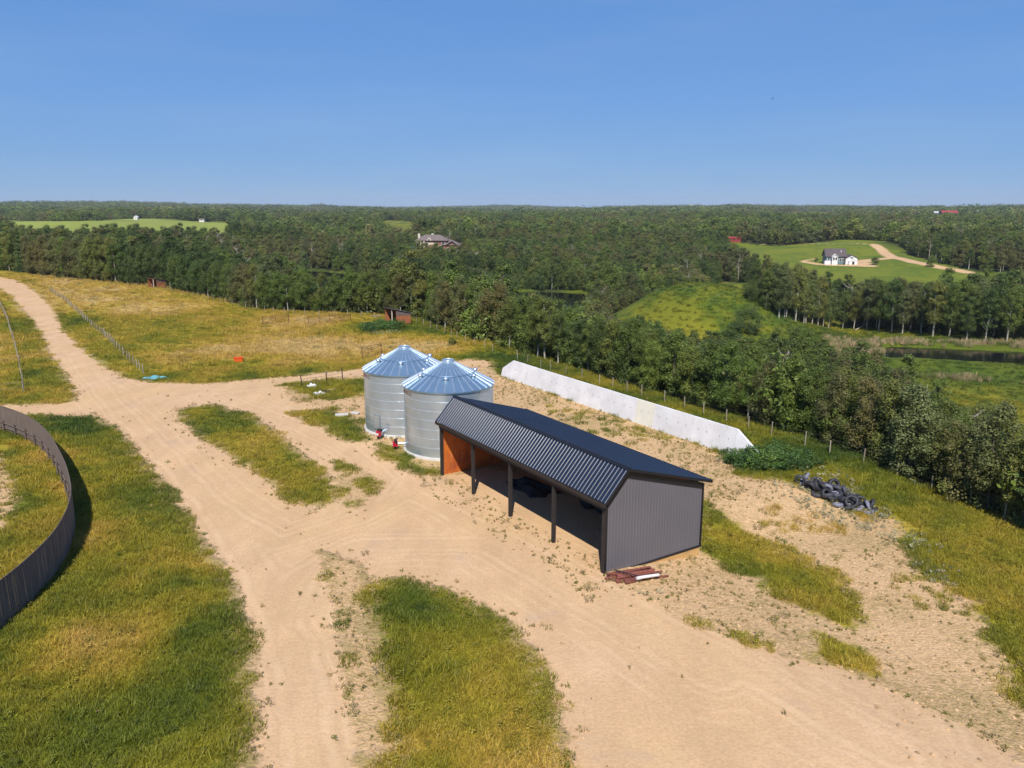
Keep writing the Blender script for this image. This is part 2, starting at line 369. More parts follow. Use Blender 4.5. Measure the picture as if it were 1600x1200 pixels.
def leaf_material(name, kind):
    m, t, b = mat(name)
    if kind == 'obj': base = nd(t, 'ShaderNodeObjectInfo').outputs['Color']
    elif kind == 'inst': base = attr(t, 'tcol', 'INSTANCER').outputs['Color']
    tone = attr(t, 'tone').outputs['Fac']
    v = nd(t, 'ShaderNodeVectorMath', operation='SCALE'); t.links.new(base, v.inputs[0]); t.links.new(tone, v.inputs['Scale'])
    hsv = nd(t, 'ShaderNodeHueSaturation'); t.links.new(v.outputs[0], hsv.inputs['Color'])
    t.links.new(maprange(t, tone, 0.5, 1.5, 0.515, 0.485), hsv.inputs['Hue'])
    c = hsv.outputs[0]
    t.links.new(c, b.inputs['Base Color']); b.inputs['Roughness'].default_value = 0.55; b.inputs['Specular IOR Level'].default_value = 0.35
    tr = nd(t, 'ShaderNodeBsdfTranslucent'); t.links.new(c, tr.inputs[0])
    mx = nd(t, 'ShaderNodeMixShader'); mx.inputs[0].default_value = 0.22
    t.links.new(b.outputs[0], mx.inputs[1]); t.links.new(tr.outputs[0], mx.inputs[2])
    t.links.new(mx.outputs[0], t.nodes['Material Output'].inputs[0])
    return m

def bark_material(name, light, dark, scale=2.5):
    m, t, b = mat(name)
    tc = nd(t, 'ShaderNodeTexCoord').outputs['Object']
    n = noise(t, scale, 5, 0.7, tc, (1.0, 1.0, 2.2))
    t.links.new(mixc(t, maprange(t, n, 0.52, 0.64), light, dark), b.inputs['Base Color'])
    b.inputs['Roughness'].default_value = 0.85
    return m

M = {}
M['ground'] = ground_material()
M['leaf_o'] = leaf_material('leaves', 'obj'); M['leaf_i'] = leaf_material('leaves_wood', 'inst')
M['grass_i'] = leaf_material('grass_blades', 'inst')
M['bark'] = bark_material('aspen_bark', (0.42, 0.39, 0.32), (0.10, 0.09, 0.07))
M['bark_d'] = bark_material('dark_bark', (0.13, 0.105, 0.08), (0.05, 0.04, 0.03))
M['bark_dead'] = bark_material('bleached_wood', (0.40, 0.35, 0.28), (0.22, 0.18, 0.14))
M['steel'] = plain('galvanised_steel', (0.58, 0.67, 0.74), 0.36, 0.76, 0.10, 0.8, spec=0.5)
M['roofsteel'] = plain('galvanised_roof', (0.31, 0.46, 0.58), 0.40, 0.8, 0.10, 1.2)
M['lap'] = plain('ring_lap_steel', (0.70, 0.78, 0.84), 0.42, 0.7, 0.15, 1.5)
M['dullsteel'] = plain('dull_steel', (0.26, 0.27, 0.27), 0.55, 0.4, 0.2)
M['seam'] = plain('bright_steel', (0.60, 0.66, 0.72), 0.42, 0.8, 0.08, 1.0)
M['navy'] = plain('navy_roof_steel', (0.013, 0.019, 0.036), 0.31, 0.0, 0.12, 0.7, spec=0.68)
M['greysteel'] = plain('grey_wall_steel', (0.130, 0.122, 0.134), 0.5, 0.0, 0.06, 0.6)
M['trim'] = plain('black_trim', (0.012, 0.012, 0.015), 0.45, 0.0, 0.2, 2.0)
M['post'] = plain('dark_post_wood', (0.022, 0.018, 0.017), 0.8, 0.0, 0.3, 3.0)
M['concrete'] = plain('concrete', (0.50, 0.47, 0.42), 0.9, 0.0, 0.15, 1.5, 0.3)
M['whiteconc'] = plain('white_panel', (0.74, 0.735, 0.74), 0.8, 0.0, 0.14, 0.7, 0.2)
M['creamconc'] = plain('cream_panel', (0.76, 0.73, 0.62), 0.75, 0.0, 0.09, 0.9, 0.1)
M['plaingrey'] = plain('worn_grey_wood', (0.135, 0.10, 0.08), 0.9, 0.0, 0.5, 1.8, 0.4, (6, 6, 0.5), objvar=0.2)
M['fencepost'] = plain('fence_post_wood', (0.30, 0.25, 0.19), 0.9, 0.0, 0.35, 3.0, objvar=0.25)
M['wire'] = plain('fence_wire', (0.20, 0.18, 0.16), 0.6, 0.5, 0.1)
M['tape'] = plain('pale_fence_rail', (0.26, 0.22, 0.16), 0.8, 0.0, 0.2)
M['rubber'] = plain('tyre_rubber', (0.042, 0.042, 0.050), 0.62, 0.0, 0.4, 5.0, objvar=0.45)
M['rubber_g'] = plain('highlight_grey_rubber', (0.20, 0.20, 0.25), 0.7, 0.0, 0.35, 4.0)  # paler grey paints in the highlights on the tyre sidewalls
M['redpole'] = plain('red_brown_poles', (0.21, 0.065, 0.045), 0.8, 0.0, 0.5, 4.0, 0.2, objvar=0.3)
M['whitepipe'] = plain('white_pipe', (0.72, 0.66, 0.64), 0.5, 0.0, 0.1)
M['darkiron'] = plain('dark_iron', (0.035, 0.025, 0.03), 0.6, 0.3, 0.2)
M['redpaint'] = plain('red_paint', (0.42, 0.012, 0.03), 0.4, 0.0, 0.2, 4)
M['redbarn'] = plain('red_barn_steel', (0.30, 0.035, 0.03), 0.6, 0.0, 0.15, 0.5)
M['blue'] = plain('blue_tarpaulin', (0.12, 0.42, 0.52), 0.5, 0.0, 0.3, 2.0, 0.3)
M['orange'] = plain('orange_plastic', (0.75, 0.10, 0.012), 0.5, 0.0, 0.1)
M['whiteplastic'] = plain('white_sheet', (0.66, 0.66, 0.70), 0.6, 0.0, 0.12, 2.5, 0.3)
M['blacksheet'] = plain('black_sheet', (0.022, 0.022, 0.023), 0.85, 0.0, 0.3, 3.0, 0.3)
M['shelter'] = plain('red_cedar_boards', (0.36, 0.125, 0.055), 0.85, 0.0, 0.3, 2.0, 0.2, (0.6, 0.6, 7))
M['shingle'] = plain('grey_brown_shingles', (0.165, 0.130, 0.120), 0.9, 0.0, 0.2, 1.2, 0.2)
M['shingle_d'] = plain('purple_grey_shingles', (0.10, 0.078, 0.082), 0.9, 0.0, 0.2, 1.2, 0.2)
M['brick'] = plain('warm_brick', (0.26, 0.12, 0.085), 0.9, 0.0, 0.2, 2.0)
M['cream'] = plain('cream_stucco', (0.62, 0.55, 0.44), 0.85, 0.0, 0.1)
M['white'] = plain('white_siding', (0.74, 0.72, 0.72), 0.7, 0.0, 0.06)
M['glass'] = plain('window_glass', (0.02, 0.03, 0.045), 0.12, 0.0, 0.1, spec=0.8)
M['bluegrey'] = plain('blue_grey_siding', (0.14, 0.21, 0.23), 0.7, 0.0, 0.08)
M['pool'] = plain('blue_cover', (0.05, 0.30, 0.46), 0.3, 0.0, 0.1)
M['stone'] = plain('field_stone', (0.48, 0.32, 0.17), 0.9, 0.0, 0.3, 3.0, 0.4, objvar=0.3)
M['skirt'] = plain('tan_skirt_board', (0.52, 0.32, 0.12), 0.85, 0.0, 0.25, 2.0, 0.1, (0.5, 0.5, 4))
M['birdblack'] = plain('dark_feathers', (0.03, 0.03, 0.035), 0.7, 0.0, 0.1)

def plywood():
    m, t, b = mat('stained_plywood')
    tc = nd(t, 'ShaderNodeTexCoord').outputs['Object']
    n = noise(t, 0.7, 6, 0.7, tc); n2 = noise(t, 5, 5, 0.7, tc, (1, 1, 0.3))
    c = mixc(t, maprange(t, n, 0.38, 0.62), (0.58, 0.150, 0.016), (0.34, 0.075, 0.018))
    c = mixc(t, math_(t, 'MULTIPLY', maprange(t, n2, 0.56, 0.72), 0.6), c, (0.62, 0.40, 0.20))
    t.links.new(c, b.inputs['Base Color']); b.inputs['Roughness'].default_value = 0.7
    return m
M['ply'] = plywood()
def watermat():
    m, t, b = mat('dark_water')
    b.inputs['Base Color'].default_value = (0.006, 0.008, 0.009, 1); b.inputs['Roughness'].default_value = 0.08
    b.inputs['Specular IOR Level'].default_value = 0.35
    bump(t, b, noise(t, 1.6, 3, 0.5), 0.25, 0.05)
    return m
M['water'] = watermat()

# ---------------------------------------------------------------- mesh helpers
class MB:
    def __init__(s): s.v = []; s.f = []; s.m = []; s.ms = []; s.sm = []
    def mi(s, m):
        if m not in s.ms: s.ms.append(m)
        return s.ms.index(m)
    def add(s, vs, fs, m, smooth=False):
        o = len(s.v); s.v += [tuple(map(float, q)) for q in vs]; i = s.mi(m)
        for f in fs: s.f.append(tuple(k + o for k in f)); s.m.append(i); s.sm.append(smooth)
        return s
    def box(s, c, size, m, rz=0.0, M4=None):
        x, y, z = (q / 2 for q in size)
        vs = [Vector((sx * x, sy * y, sz * z)) for sz in (-1, 1) for sx, sy in ((-1, -1), (1, -1), (1, 1), (-1, 1))]
        mt = Matrix.Translation(c) @ Matrix.Rotation(rz, 4, 'Z')
        if M4 is not None: mt = Matrix.Translation(c) @ M4
        return s.add([mt @ q for q in vs], [(0, 3, 2, 1), (4, 5, 6, 7), (0, 1, 5, 4), (1, 2, 6, 5), (2, 3, 7, 6), (3, 0, 4, 7)], m)
    def prism(s, pts, a, b, m, axis='y'):
        """extrude a 2-D outline (p,q): axis y -> (p, a..b, q); axis x -> (a..b, p, q); axis z -> (p, q, a..b)"""
        n = len(pts)
        g = {'y': lambda p, q, w: (p, w, q), 'x': lambda p, q, w: (w, p, q), 'z': lambda p, q, w: (p, q, w)}[axis]
        vs = [g(p, q, a) for p, q in pts] + [g(p, q, b) for p, q in pts]
        fs = [tuple(range(n))[::-1], tuple(range(n, 2 * n))] + [(i, (i + 1) % n, (i + 1) % n + n, i + n) for i in range(n)]
        return s.add(vs, fs, m)
    def tube(s, path, rad, m, n=8, cap=True, smooth=True):
        path = [Vector(p) for p in path]
        if isinstance(rad, (int, float)): rad = [rad] * len(path)
        vs = []; fs = []
        for i, p in enumerate(path):
            d = (path[min(i + 1, len(path) - 1)] - path[max(i - 1, 0)]).normalized()
            ux = d.orthogonal().normalized() if i == 0 else (ux - d * ux.dot(d)).normalized()
            uy = d.cross(ux)
            for k in range(n):
                a = 2 * PI * k / n; vs.append(p + (ux * math.cos(a) + uy * math.sin(a)) * rad[i])
        for i in range(len(path) - 1):
            for k in range(n): fs.append((i * n + k, i * n + (k + 1) % n, (i + 1) * n + (k + 1) % n, (i + 1) * n + k))
        s.add(vs, fs, m, smooth)
        if cap: s.add(vs[:n], [tuple(range(n))[::-1]], m); s.add(vs[-n:], [tuple(range(n))], m)
        return s
    def lathe(s, prof, m, n=32, c=(0, 0, 0), smooth=True, close=False):
        vs = []; fs = []
        for r, z in prof:
            for k in range(n):
                a = 2 * PI * k / n; vs.append((c[0] + r * math.cos(a), c[1] + r * math.sin(a), c[2] + z))
        L = len(prof)
        for i in range(L if close else L - 1):
            j = (i + 1) % L
            for k in range(n): fs.append((i * n + k, i * n + (k + 1) % n, j * n + (k + 1) % n, j * n + k))
        return s.add(vs, fs, m, smooth)
    def xf(s, mt): s.v = [tuple(mt @ Vector(q)) for q in s.v]; return s
    def build(s, name, parent=None, loc=None, rz=None):
        me = bpy.data.meshes.new(name); me.from_pydata(s.v, [], s.f)
        for m in s.ms: me.materials.append(m)
        me.polygons.foreach_set('material_index', s.m); me.polygons.foreach_set('use_smooth', s.sm); me.update()
        o = bpy.data.objects.new(name, me); COL.objects.link(o)
        if parent: o.parent = parent
        if loc is not None: o.location = loc
        if rz is not None: o.rotation_euler = (0, 0, rz)
        return o

def tag(o, label=None, cat=None, group=None, kind=None):
    if label: o['label'] = label
    if cat: o['category'] = cat
    if group: o['group'] = group
    if kind: o['kind'] = kind
    return o
def thing(name, label, cat, loc=(0, 0, 0), rz=0.0, group=None):
    o = bpy.data.objects.new(name, None); COL.objects.link(o); o.empty_display_size = 0.3
    o.location = loc; o.rotation_euler = (0, 0, rz); return tag(o, label, cat, group)
def copy_tree(o, parent=None):
    c = o.copy(); COL.objects.link(c); c.parent = parent
    for ch in list(o.children): copy_tree(ch, c)
    return c
def raw_mesh(name, V, F, mats, fm=None, attrs=None, smooth=False, link=True):
    """numpy mesh: V (n,3), F (m,k)"""
    me = bpy.data.meshes.new(name); n = len(V); m, k = F.shape
    me.vertices.add(n); me.vertices.foreach_set('co', np.ascontiguousarray(V, np.float32).ravel())
    me.loops.add(m * k); me.loops.foreach_set('vertex_index', np.ascontiguousarray(F, np.int32).ravel())
    me.polygons.add(m); me.polygons.foreach_set('loop_start', np.arange(0, m * k, k, dtype=np.int32))
    try: me.polygons.foreach_set('loop_total', np.full(m, k, np.int32))
    except Exception: pass
    for q in mats: me.materials.append(q)
    if fm is not None: me.polygons.foreach_set('material_index', np.asarray(fm, np.int32))
    me.update(calc_edges=True)
    me.polygons.foreach_set('use_smooth', np.full(m, smooth))
    for a, (ty, d) in (attrs or {}).items():
        at = me.attributes.new(a, ty, 'POINT')
        if ty == 'FLOAT_COLOR': at.data.foreach_set('color', np.c_[d, np.ones(len(d))].astype(np.float32).ravel())
        elif ty == 'FLOAT_VECTOR': at.data.foreach_set('vector', np.asarray(d, np.float32).ravel())
        else: at.data.foreach_set('value', np.asarray(d, np.float32))
    o = bpy.data.objects.new(name, me)
    if link: COL.objects.link(o)
    return o

# ---------------------------------------------------------------- ground, roads, water
def axis(parts):
    return np.unique(np.concatenate(parts).round(4))
xs = axis([-np.geomspace(260, 9000, 46), np.arange(-260, -60, 3.0), np.arange(-60, 62, 0.55), np.arange(62, 262, 3.0), np.geomspace(265, 9000, 46)])
ys = axis([np.arange(-120, 12, 12.0), np.arange(12, 125, 0.55), np.arange(125, 300, 2.2), np.arange(300, 720, 4.5), np.geomspace(724, 11000, 60)])
gx, gy = np.meshgrid(xs, ys); X = gx.ravel(); Y = gy.ravel(); ZZ = terrain(X, Y)
nx, ny = len(xs), len(ys)
idx = np.arange(nx * ny).reshape(ny, nx)
GF = np.stack([idx[:-1, :-1], idx[:-1, 1:], idx[1:, 1:], idx[1:, :-1]], -1).reshape(-1, 4)
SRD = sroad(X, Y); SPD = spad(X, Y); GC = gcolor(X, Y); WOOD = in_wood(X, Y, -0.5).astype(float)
V = np.c_[X, Y, ZZ]; RUT = linedist(X, Y)
fs_road = SRD[GF].mean(1); fs_pad = SPD[GF].mean(1); fy = Y[GF].mean(1)
sel = {'gravel_road': (fs_road < 0.3) & (fy < 290), 'driveway': (fs_road < 1.5) & (fy >= 290)}
sel['gravel_yard'] = (fs_pad < 0.6) & ~sel['gravel_road'] & ~sel['driveway']
sel['ground'] = ~(sel['gravel_road'] | sel['driveway'] | sel['gravel_yard'])
for nm, mk in sel.items():
    f = GF[mk]; used, inv = np.unique(f, return_inverse=True); f = inv.reshape(-1, 4)
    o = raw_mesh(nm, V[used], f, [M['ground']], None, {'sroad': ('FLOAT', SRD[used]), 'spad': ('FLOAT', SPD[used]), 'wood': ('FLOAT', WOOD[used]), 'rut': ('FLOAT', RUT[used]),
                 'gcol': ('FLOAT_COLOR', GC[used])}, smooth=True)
    tag(o, {'ground': 'grassy farmland falling away into a wooded valley', 'gravel_road': 'pale packed gravel farm road and yard', 'driveway': 'pale gravel drive to the distant white house',
            'gravel_yard': 'rough weedy gravel round the shed and bins'}[nm], kind='structure')
for nm, pl, lab in (('river', RIVER, 'dark still river at the right edge'), ('pond', POND_A, 'dark pond sliver beyond the wood'), ('pond', POND_B, 'small dark pond left of centre')):
    c = np.mean(pl, axis=0)
    pts = [(c[0] + (p[0] - c[0]) * 1.0, c[1] + (p[1] - c[1]) * 1.0) for p in pl]
    b = MB(); b.add([(p[0], p[1], -15.0) for p in pts], [tuple(range(len(pts)))[::-1] if sd_line(np.array([c[0]]), np.array([c[1]]), pts, True)[1][0] < 0 else tuple(range(len(pts)))], M['water'])
    o = b.build(nm); tag(o, lab, kind='structure')

# ---------------------------------------------------------------- trees
def tuftquads(cen, nrm, size, asp, rng):
    n = len(cen); r = rng.normal(size=(n, 3)); t = np.cross(nrm, r); t /= np.linalg.norm(t, axis=1, keepdims=True) + 1e-9
    b = np.cross(nrm, t); a = (size * 0.5)[:, None]; bb = (size * 0.5 * asp)[:, None]
    q = np.stack([cen - t * a, cen - b * bb, cen + t * a, cen + b * bb], 1)
    return q.reshape(-1, 3), np.arange(n * 4).reshape(n, 4)

def crown_np(h, r, zlo, K, n, ls, seed, pointy=0.0, flat=1.05, spread=0.95):
    g = np.random.default_rng(seed)
    tt = g.random(K) ** 0.85
    env = r * (np.sin(PI * (0.13 + 0.80 * tt)) ** 0.75) * (1 - pointy * tt)
    an = g.random(K) * 2 * PI; rad = env * np.sqrt(g.random(K)) * spread
    c = np.c_[rad * np.cos(an), rad * np.sin(an), zlo + (h - zlo) * (0.04 + 0.92 * tt)]
    cr = r * (0.20 + 0.36 * g.random(K)) * (1 - 0.4 * pointy * tt)
    ct = 0.82 + 0.36 * g.random(K)
    k = g.integers(0, K, n); d = g.normal(size=(n, 3)); d /= np.linalg.norm(d, axis=1, keepdims=True)
    p = c[k] + d * (cr[k] * g.random(n) ** 0.42)[:, None] * np.array([1, 1, flat]) * (1 + .18 * g.normal(size=(n, 1)))
    nn = d * 0.9 + np.array([0, 0, 0.45]) + g.normal(size=(n, 3)) * 0.35; nn /= np.linalg.norm(nn, axis=1, keepdims=True)
    s = ls * (0.55 + 0.9 * g.random(n))
    V, F = tuftquads(p, nn, s, 0.62, g)
    tone = np.repeat(ct[k] * (0.78 + 0.44 * g.random(n)), 4)
    return V, F, tone, c

def trunk_mb(h, r0, zlo, cents, seed, m, lean=0.03, limbs=7):
    g = random.Random(seed); b = MB()
    lx, ly = g.uniform(-lean, lean) * h, g.uniform(-lean, lean) * h
    def at(z): f = z / h; return (lx * f + 0.12 * math.sin(f * 5 + seed), ly * f + 0.10 * math.cos(f * 4 + seed) - 0.10, z)
    zs = [-0.4, 0.1, h * .25, h * .5, h * .72, h * .9]
    b.tube([at(z) for z in zs], [r0 * 1.25, r0, r0 * .8, r0 * .6, r0 * .36, r0 * .12], m, 7)
    order = sorted(range(len(cents)), key=lambda i: g.random())[:limbs]
    for i in order:
        c = cents[i]; z0 = max(zlo * 0.9, c[2] - 0.22 * h - 0.3); z0 = min(z0, h * .8); s = at(z0)
        mid = tuple(s[k] * .45 + c[k] * .55 for k in range(2)) + (s[2] * .6 + c[2] * .4,)
        b.tube([s, mid, tuple(c)], [r0 * .26, r0 * .15, r0 * .04], m, 5, False)
    return b

SPECIES = {  # name: height, radius, crown base, clusters, near leaves, leaf size, trunk radius, bark, pointy
    'aspen_a': (10.5, 2.1, 0.9, 46, 15000, 0.17, 0.15, 'bark_d', 0.12),
    'aspen_b': (11.5, 2.0, 2.4, 42, 13000, 0.17, 0.15, 'bark', 0.08),
    'aspen_c': (9.5, 2.3, 0.3, 48, 16000, 0.17, 0.14, 'bark_d', 0.10),
    'aspen_d': (9.0, 2.0, 0.3, 42, 14000, 0.165, 0.12, 'bark_d', 0.18),
    'tall_aspen': (15.5, 2.7, 3.5, 52, 11000, 0.24, 0.20, 'bark', 0.1),
    'willow': (5.2, 2.7, 0.2, 30, 12000, 0.15, 0.10, 'bark_d', 0.0),
}
PROTO = {}
def build_proto(key, seed):
    h, r, zlo, K, n, ls, r0, bk, pt = SPECIES[key]
    V, F, tone, c = crown_np(h, r, zlo, K, n, ls, seed, pt)
    cr = raw_mesh('crown', V, F, [M['leaf_o']], None, {'tone': ('FLOAT', tone)}, link=False)
    tb = trunk_mb(h, r0, zlo, c, seed, M[bk], limbs=9)
    me = bpy.data.meshes.new('trunk'); me.from_pydata(tb.v, [], tb.f); me.materials.append(M[bk]); me.polygons.foreach_set('use_smooth', tb.sm)
    PROTO.setdefault(key, []).append((cr.data, me, h))
    bpy.data.objects.remove(cr)
for k_, key in enumerate(SPECIES):
    for j in range(3 if key.startswith('aspen') else 2): build_proto(key, 100 + 10 * k_ + j)
# spruce: whorls of drooping sprays
def spruce_np(h, r, n, ls, seed):
    g = np.random.default_rng(seed); t = g.random(n) ** 0.8; rr = r * (1 - t) ** 0.85 * (0.75 + 0.35 * np.sin(t * 70)); a = g.random(n) * 2 * PI; q = g.random(n) ** .45
    p = np.c_[rr * q * np.cos(a), rr * q * np.sin(a), 0.5 + (h - .5) * t - 0.25 * rr * q]
    nn = np.c_[np.cos(a) * .6, np.sin(a) * .6, np.full(n, .8)] + g.normal(size=(n, 3)) * .3; nn /= np.linalg.norm(nn, axis=1, keepdims=True)
    V, F = tuftquads(p, nn, ls * (.6 + .8 * g.random(n)), 0.5, g); return V, F, np.repeat(.7 + .6 * g.random(n), 4)
V_, F_, t_ = spruce_np(12, 2.3, 5200, 0.28, 5)
_c = raw_mesh('crown', V_, F_, [M['leaf_o']], None, {'tone': ('FLOAT', t_)}, link=False)
_t = MB().tube([(0, 0, -.4), (0, 0, 6), (0, 0, 11.8)], [.17, .11, .02], M['bark_d'], 7)
_m = bpy.data.meshes.new('trunk'); _m.from_pydata(_t.v, [], _t.f); _m.materials.append(M['bark_d'])
PROTO['spruce'] = [(_c.data, _m, 12)]; bpy.data.objects.remove(_c)

TREECOL = {  # base colours of foliage
    'mid': (0.120, 0.162, 0.028), 'dark': (0.084, 0.125, 0.026), 'olive': (0.165, 0.180, 0.036), 'grey': (0.136, 0.155, 0.048),
    'brown': (0.156, 0.148, 0.046), 'bright': (0.145, 0.200, 0.032)}
WORD = {'mid': 'mid green', 'dark': 'dark green', 'olive': 'olive green', 'grey': 'grey-green', 'brown': 'brownish green', 'bright': 'bright green'}
def pick_col(x, y, g):
    n = float(fbm(np.array([x]), np.array([y]), 24, 77, 2)[0]); q = n + g.uniform(-.16, .16)
    return 'dark' if q < .36 else 'mid' if q < .50 else 'bright' if q < .54 else 'olive' if q < .62 else 'grey' if q < .68 else 'brown'
N_IND = 0
def put_tree(key, x, y, h, name, label, cat, group, colkey, g):
    global N_IND
    cr, tr, h0 = g.choice(PROTO[key]); s = h / h0
    o = thing(name, label, cat, (x, y, Z(x, y) - 0.05), g.uniform(0, 2 * PI), group)
    uu = 800 + FPX * x / y
    if 960 < uu < 1260 and math.hypot(x, y) > 105 and key != 'tall_aspen': s *= .90
    w = s * g.uniform(.95, 1.22); o.scale = (w, w, s); N_IND += 1
    c = bpy.data.objects.new('crown', cr); COL.objects.link(c); c.parent = o
    k = g.uniform(.85, 1.18); b = TREECOL[colkey]
    c.color = (b[0] * k * g.uniform(.92, 1.1), b[1] * k, b[2] * k * g.uniform(.9, 1.1), 1)
    t = bpy.data.objects.new('trunk', tr); COL.objects.link(t); t.parent = o
    return o

def ordn(n):
    return f"{n}{'th' if 10 <= n % 100 <= 20 else {1: 'st', 2: 'nd', 3: 'rd'}.get(n % 10, 'th')}"
def walk(pts, step, jit, g, off=0.0):
    out = []; acc = step * .5
    for (ax, ay), (bx, by) in zip(pts[:-1], pts[1:]):
        L = math.hypot(bx - ax, by - ay); nxv, nyv = -(by - ay) / L, (bx - ax) / L
        while acc < L:
            f = acc / L; o = off + g.uniform(-jit, jit); out.append((ax + (bx - ax) * f + nxv * o, ay + (by - ay) * f + nyv * o)); acc += step * g.uniform(.75, 1.25)
        acc -= L
    return out
def pxl(x, y, z):
    d = np.array([x, y, z - CAMH]); dep = d[1] * math.cos(PITCH) - d[2] * math.sin(PITCH); up = d[1] * math.sin(PITCH) + d[2] * math.cos(PITCH)
    return 800 + FPX * d[0] / dep, 600 - FPX * up / dep

taken = []
g = random.Random(3)
left_edge = EDGE[2:13]; right_edge = EDGE[12:24]
cnt = 0
# front row on the far side of the paddock
for i, (x, y) in enumerate(walk(left_edge, 3.4, 0.8, g, 2.6)):
    u = pxl(x, y, 0)[0]
    if u > 790: continue
    gap = 690 < u < 800
    key = 'tall_aspen' if gap and g.random() < .5 else ('aspen_b' if gap or g.random() < .3 else g.choice(['aspen_a', 'aspen_c', 'aspen_d']))
    h = g.uniform(9.5, 12.5) if u < 260 else g.uniform(7.2, 9.6)
    if abs(u - 38) < 7: key, h = 'spruce', 13.5
    ck = pick_col(x, y, g) if key != 'spruce' else 'dark'; cnt += 1
    put_tree(key, x, y, h, 'spruce_tree' if key == 'spruce' else 'aspen_tree', f"{WORD[ck]} {'spruce' if key == 'spruce' else 'aspen'} behind the paddock, front row, {ordn(cnt)} from the left", 'tree',
             'trees in the front row behind the paddock', ck, g); taken.append((x, y))
cnt = 0
for i, (x, y) in enumerate(walk(right_edge, 2.5, 0.6, g, 1.9)):
    u = pxl(x, y, 0)[0]
    if u > 1720 or u < 780: continue
    gap = u < 880
    key = g.choice(['aspen_b', 'tall_aspen']) if gap and g.random() < .6 else g.choice(['aspen_a', 'aspen_c', 'aspen_c', 'aspen_d', 'aspen_d', 'aspen_b'])
    h = g.uniform(6.5, 8.6) if gap else g.uniform(6.0, 8.0)
    ck = pick_col(x, y, g); cnt += 1
    put_tree(key, x, y, h, 'aspen_tree', f"{WORD[ck]} aspen behind the right wire fence, front row, {ordn(cnt)} after the bins", 'tree', 'trees in the front row behind the right wire fence', ck, g); taken.append((x, y))
# tall pale-trunked aspens on the far river bank
bank = TP([(1215, 500), (1262, 506), (1310, 513), (1370, 517), (1440, 523), (1520, 531), (1600, 534), (1680, 536)])
cnt = 0
for off in (-0.5, 5.0):
    for (x, y) in walk(bank, 5.0, 1.5, g, off):
        ck = g.choice(['mid', 'grey', 'olive', 'dark', 'grey']); cnt += 1
        put_tree(g.choice(['tall_aspen', 'tall_aspen', 'aspen_b']), x, y, g.uniform(11.5, 16.5), 'tall_aspen_tree', f"tall {WORD[ck]} pale-trunked aspen on the far river bank, {ordn(cnt)} tree there", 'tree',
                 'tall aspens on the far river bank', ck, g); taken.append((x, y))
n_front = len(taken)

def scatter(r0, r1, sp, seed, amax=0.80, pad=0.0):
    gg = np.random.default_rng(seed)
    ax = np.arange(-r1 * amax, r1 * amax, sp); ay = np.arange(15, r1, sp)
    a, b = np.meshgrid(ax, ay); a = a.ravel() + gg.uniform(-.45, .45, a.size) * sp; b = b.ravel() + gg.uniform(-.45, .45, b.size) * sp
    r = np.hypot(a, b); m = (r >= r0) & (r < r1) & (np.abs(a) < amax * b + 12)
    a, b = a[m], b[m]; m = in_wood(a, b, pad); return a[m], b[m]
sx_, sy_ = scatter(20, 330, 3.1, 5, 0.78, 1.0)
tk = np.array(taken); keep = np.ones(len(sx_), bool)
for q in tk: keep &= (sx_ - q[0]) ** 2 + (sy_ - q[1]) ** 2 > 4.5
sx_, sy_ = sx_[keep], sy_[keep]
dist = np.hypot(sx_, sy_); inview = np.abs(sx_) < 0.68 * sy_ + 2
order = np.argsort(np.where(inview, dist, 1e6)); n_more = max(0, 296 - N_IND)
ind = order[:n_more]
GL = 'mixed trees filling the slope behind the right wire fence'
for i in ind:
    x, y = float(sx_[i]), float(sy_[i]); ck = pick_col(x, y, g); wl = g.random() < .12
    put_tree('willow' if wl else g.choice(['aspen_a', 'aspen_c', 'aspen_d', 'aspen_b']), x, y, g.uniform(3.2, 5.0) if wl else g.uniform(4.8, 7.2), 'aspen_tree' if not wl else 'willow_bush',
             f"{WORD[ck]} {'willow bush' if wl else 'aspen'} in the thick wood behind the right fence's front row", 'tree' if not wl else 'bush', f"{WORD[ck]} {'willow bushes' if wl else 'aspens'} behind the front row of trees", ck, g)

# --- the rest of the wood: points carrying size, turn and colour, with instances
def proto_inst(name, parts):
    Vs, Fs, fm, tn = [], [], [], []; o = 0
    for V, F, m, t in parts: Vs.append(V); Fs.append(F + o); fm += [m] * len(F); tn.append(t); o += len(V)
    return raw_mesh(name, np.concatenate(Vs), np.concatenate(Fs), [M['leaf_i'], M['bark'], M['bark_dead'], M['grass_i'], M['bark_d']], fm, {'tone': ('FLOAT', np.concatenate(tn))}, link=False)
def quadtube(b):
    F = [f for f in b.f if len(f) == 4]; V = np.array(b.v); return V, np.array(F), 1, np.ones(len(V))
def tree_inst(name, h, r, zlo, K, n, ls, seed, pt=0.15, r0=0.15, trunk=True, spread=0.95, pale=False):
    V, F, t, c = crown_np(h, r, zlo, K, n, ls, seed, pt, 1.05, spread); parts = [(V, F, 0, t)]
    if trunk:
        q = quadtube(trunk_mb(h, r0, zlo, c, seed, M['bark'], limbs=4)); parts.append((q[0], q[1], 1 if pale else 4, q[3]))
    return proto_inst(name, parts)
def dead_inst(name, seed):
    g = random.Random(seed); b = MB(); b.tube([(0, 0, -.4), (.1, 0, 4), (0, .2, 8), (.2, .1, 10)], [.17, .13, .08, .02], M['bark'], 6, False)
    for k in range(16):
        z = g.uniform(4, 9.5); a = g.uniform(0, 2 * PI); L = g.uniform(.8, 2.4)
        b.tube([(0, .1, z), (math.cos(a) * L * .6, math.sin(a) * L * .6, z + L * .4), (math.cos(a) * L, math.sin(a) * L, z + L * .95)], [.06, .04, .012], M['bark'], 4, False)
    V, F, _, t = quadtube(b); return proto_inst(name, [(V, F, 2, t)])
